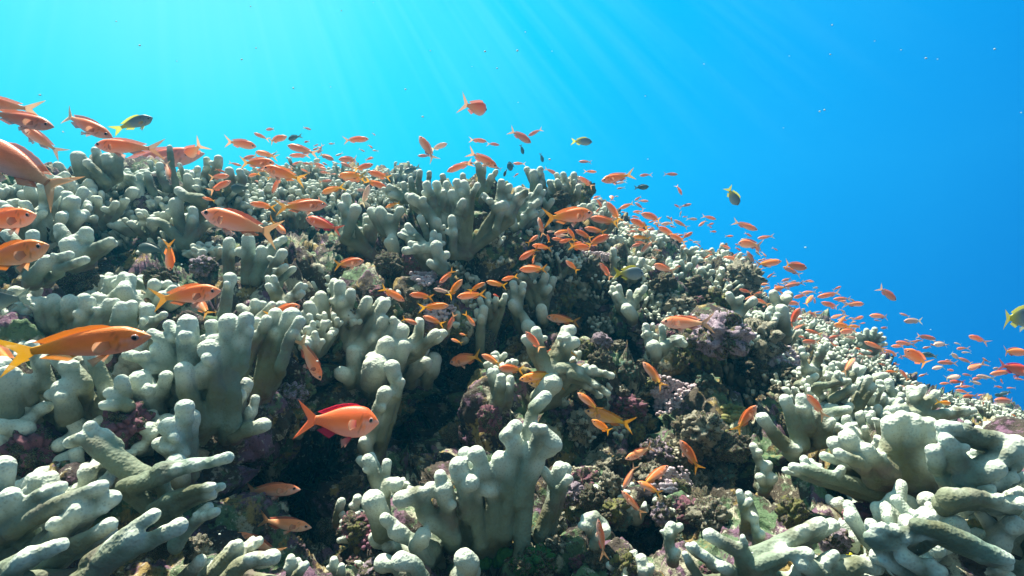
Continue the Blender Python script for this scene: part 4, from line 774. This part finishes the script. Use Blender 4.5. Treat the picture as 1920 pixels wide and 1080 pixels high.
while n_anth < 298:
    u0, v0, u1, v1, _n = rg2.choice(STREAM); t_ = rg2.random(); u = u0+(u1-u0)*t_; v = v0+(v1-v0)*t_+rg2.gauss(0, 20)
    ln = rg2.uniform(15, 30); a = rg2.gauss(.1, .45)+(math.pi if rg2.random() < .5 else 0)
    put_fish(u+math.cos(a)*ln/2, v+math.sin(a)*ln/2, u-math.cos(a)*ln/2, v-math.sin(a)*ln/2, rg2.choice('sssoop')); n_anth += 1
print('ANTHIAS', n_anth, 'FISH', len(FISH))
# the hundreds beyond those, far off along the slope, are one shoal nobody could count
V_ = []; F_ = []; C_2 = []; mi_ = []; kk = 0
for i in range(190):
    u0, v0, u1, v1, _n = rg2.choice(STREAM[:6]); t_ = rg2.random(); u = u0+(u1-u0)*t_; v = v0+(v1-v0)*t_+rg2.gauss(-4, 24)
    ln = rg2.uniform(9, 17); y = min(depth(u, v, 1)*.95, rg2.uniform(2.6, 4.5)); a = rg2.gauss(.1, .5)+(math.pi if rg2.random() < .5 else 0); L_ = ln/F*y
    Rm = np.array(Matrix.Rotation(a, 3, 'Y') @ Matrix.Rotation(rg2.uniform(-.5, .5), 3, 'Z') @ Matrix.Rotation(rg2.uniform(-.3, .3), 3, 'X'))
    for d in fish_parts(rg2.choice('sop'), rg2.choice([-.4, 0, .4]), 2).values():
        V_.append((np.array(d[0])*L_)@Rm.T+pt(u, v, y)); C_2.append(d[2]); F_ += [tuple(int(q)+kk for q in f_) for f_ in d[1]]; kk += len(d[0]); mi_ += [0 if d[3] == M_BODY else 1]*len(d[1])
me = new_mesh('distant_shoal', np.concatenate(V_), F_, M_BODY, attr=np.concatenate(C_2)); me.materials.append(M_FIN); me.polygons.foreach_set('material_index', mi_)
link('distant_shoal', me, kind='stuff')
#END#
# ------------------------------------------------------------------ labels: looks first, then the neighbour or the place
PLACES = [((0,0,700,236),'in open water at the upper left'),((700,0,1000,290),'in open water above the mound'),((1000,0,1330,372),'in blue water right of the mound'),
 ((1330,0,1920,450),'in empty blue water at the right'),((0,236,240,345),'over the far left crest'),((240,236,420,380),'near the left crest spire'),((420,236,560,350),'above the left crest shoal'),
 ((560,236,640,345),'over the middle left crest'),((640,236,780,400),'in the tight crest shoal'),((780,236,1000,350),'at the top of the central mound'),((0,345,240,520),'beside the winged coral slab'),
 ((240,345,460,470),'near the forked left coral'),((420,345,560,420),'below the left crest shoal'),((560,345,720,520),'left of the central mound'),((720,400,960,500),'on the shaded mound face'),
 ((960,360,1060,480),'at the right mound foot'),((1060,360,1160,480),'in the shoal touching the mound'),((1160,360,1230,480),'in the dense right shoulder shoal'),((1230,360,1340,480),'at the right shoulder shoal edge'),
 ((1000,470,1290,550),'near the blue grey fish'),((740,500,870,650),'in the left centre shoal'),((870,500,1000,620),'in the right centre shoal'),((240,470,620,640),'over the upper left hollow'),((0,520,240,760),'over left edge corals'),
 ((820,620,1090,740),'over the lower centre coral'),((1000,550,1360,700),'right of centre over dark crevices'),((520,600,740,830),'before the middle left corals'),((1060,700,1200,830),'over pink brown centre rocks'),
 ((400,860,640,1080),'in the lower dark hollow'),((1080,830,1340,1080),'over the rubble in the lower middle'),((1340,440,1460,530),'on the right shoulder crest'),((1380,520,1470,600),'below the right shoulder crest'),
 ((1460,490,1530,600),'off the edge of the right slope'),((1530,540,1600,606),'along the right slope skyline'),((1600,540,1700,625),'in blue water beyond the right slope'),((1480,606,1560,720),'over the upper right slope'),((1560,606,1640,720),'over the right fan coral'),
 ((1640,625,1720,720),'above the right upright knob'),((1720,600,1790,700),'left of the far right stragglers'),((1790,600,1860,700),'among the far right stragglers'),((1860,560,1930,720),'at the right edge in blue water'),
 ((1720,700,1860,780),'just over the far right corals'),((1860,720,1930,780),'low at the right edge'),((1330,720,1620,900),'over the right coral cluster'),((1340,600,1480,720),'above the purple boulder'),
 ((0,760,400,1100),'in the lower left corals'),((400,640,620,860),'beside the dark hollow'),((620,830,1080,1100),'near the bottom centre colony'),((1080,900,1340,1100),'in the lower right rubble'),
 ((1340,860,1640,1100),'near the bright slanting branch'),((1640,860,2400,1100),'in the bottom right corner'),((1460,720,1640,860),'in the right cluster, left part'),((1640,720,2400,860),'in the right cluster, right part'),
 ((420,300,560,400),'on the crest under the shoal'),((560,300,800,400),'on the crest left of the mound'),((1160,480,1400,620),'on the rocky right shoulder'),((-500,0,240,470),'at the far left'),((-500,470,0,1200),'beyond the left edge')]
def place(u, v):
    for (a, b, c, d), s in PLACES:
        if a <= u < c and b <= v < d: return s
    return min(PLACES, key=lambda q: ((q[0][0]+q[0][2])/2-u)**2+((q[0][1]+q[0][3])/2-v)**2)[1]
CW = {'o': 'orange', 'y': 'golden orange', 's': 'salmon pink', 'p': 'pale peach', 'm': 'red finned', 'd': 'grey yellow tailed', 'g': 'dark grey'}
ORD = ['first', 'second', 'third', 'fourth', 'fifth', 'sixth', 'seventh', 'eighth', 'ninth', 'tenth', 'eleventh', 'twelfth', 'thirteenth', 'fourteenth', 'fifteenth', 'sixteenth']
def facing(o):
    a, b = HEAD[o.name]
    if abs(b) > abs(a)*1.6: return 'heading down' if b > 0 else 'heading up'
    s = 'facing left' if a < 0 else 'facing right'
    if b > abs(a)*.35: s += ' and down'
    elif b < -abs(a)*.35: s += ' and up'
    return s
def assign(objs, desc):
    g = {}
    for o in objs:
        if 'label' in o.keys(): continue
        g.setdefault(desc(o), []).append(o)
    g2 = {}
    for k, ls in g.items():      # long rows are told apart by height first
        if len(ls) > 6:
            ls.sort(key=lambda o: META[o.name][1]); nr = 2 if len(ls) < 14 else 3
            for j, nm in enumerate(['upper', 'lower'] if nr == 2 else ['upper', 'mid height', 'lower']): g2[k+', '+nm] = ls[j*len(ls)//nr:(j+1)*len(ls)//nr]
        else: g2[k] = ls
    for k, ls in g2.items():
        ls.sort(key=lambda o: META[o.name][0]); n = len(ls)
        for i, o in enumerate(ls):
            if n == 1: s = k
            elif n == 2: s = k + (', the left one' if i == 0 else ', the right one')
            elif i == 0: s = k + ', leftmost'
            elif i == n-1: s = k + ', rightmost'
            elif n == 3: s = k + ', middle one'
            else: s = k + ', ' + ORD[i]
            if len(s.split()) > 16: s = s.replace(' and up', '').replace(' and down', '')
            o['label'] = s
assign(FISH, lambda o: f"{CW[META[o.name][3]]} {'fish' if META[o.name][3] in 'dg' else 'anthias'} {facing(o)} {place(META[o.name][0], META[o.name][1])}")
KW = {'rock': 'small', 'bush': 'bushy', 'sparse': 'sparse few fingered', 'low': 'low spreading'}
assign([o for o in CORALS if o.name in META], lambda o: f"{KW[META[o.name][3]]} {'crusted stone' if META[o.name][3] == 'rock' else 'pale finger coral'} {place(META[o.name][0], META[o.name][1])}")
# specks of plankton drifting in the water
v1, f1 = ico(1); Vt = []; Ft = []
rg = random.Random(4)
SP = [(218,40),(480,90),(550,165),(470,12),(262,85),(700,5),(807,95),(970,95),(885,125),(932,128),(985,60),(620,163),(1557,102),(1640,77),(1758,111),(1546,206),(1035,96),(1210,180),(1480,105),(1865,92),(1510,464),(640,20),(75,178),(1320,120)]
for i, (u, v) in enumerate(SP+[(rg.uniform(0, 1920), rg.uniform(0, 1080)) for _ in range(40)]):
    y = rg.uniform(.5, 1.1); y = min(y, depth(u, v)*.85); r = rg.uniform(.6, 1.7)/F*y
    Vt.append(v1*np.array([r*rg.uniform(1, 2), r, r])+pt(u, v, y)); Ft.append(f1+i*len(v1))
M_SP = plain_mat('plankton', (.7, .75, .7), (.8, .85, .8), 10, .6, 0.0)
link('plankton_specks', new_mesh('plankton_specks', np.concatenate(Vt), np.concatenate(Ft), M_SP), kind='stuff')
# ------------------------------------------------------------------ the water itself, thinly clouded
HZ = (-6.0, -1.2, -5.5, 7.0, 8.5, 2.2)
x0, y0, z0, x1, y1, z1 = HZ
hv_ = [(x, y, z) for x in (x0, x1) for y in (y0, y1) for z in (z0, z1)]
hf = [(0, 1, 3, 2), (4, 6, 7, 5), (0, 4, 5, 1), (2, 3, 7, 6), (0, 2, 6, 4), (1, 5, 7, 3)]
hm = bpy.data.materials.new('haze'); hm.use_nodes = True; ht = hm.node_tree; ht.nodes.clear()
ho = ht.nodes.new('ShaderNodeOutputMaterial'); hvv = ht.nodes.new('ShaderNodeVolumePrincipled'); ht.links.new(hvv.outputs[0], ho.inputs['Volume'])
hvv.inputs['Color'].default_value = (.04, .50, .85, 1); hvv.inputs['Density'].default_value = .024; hvv.inputs['Anisotropy'].default_value = .3
if HAZE: link('haze', new_mesh('haze', hv_, hf, hm, smooth=False), kind='stuff')
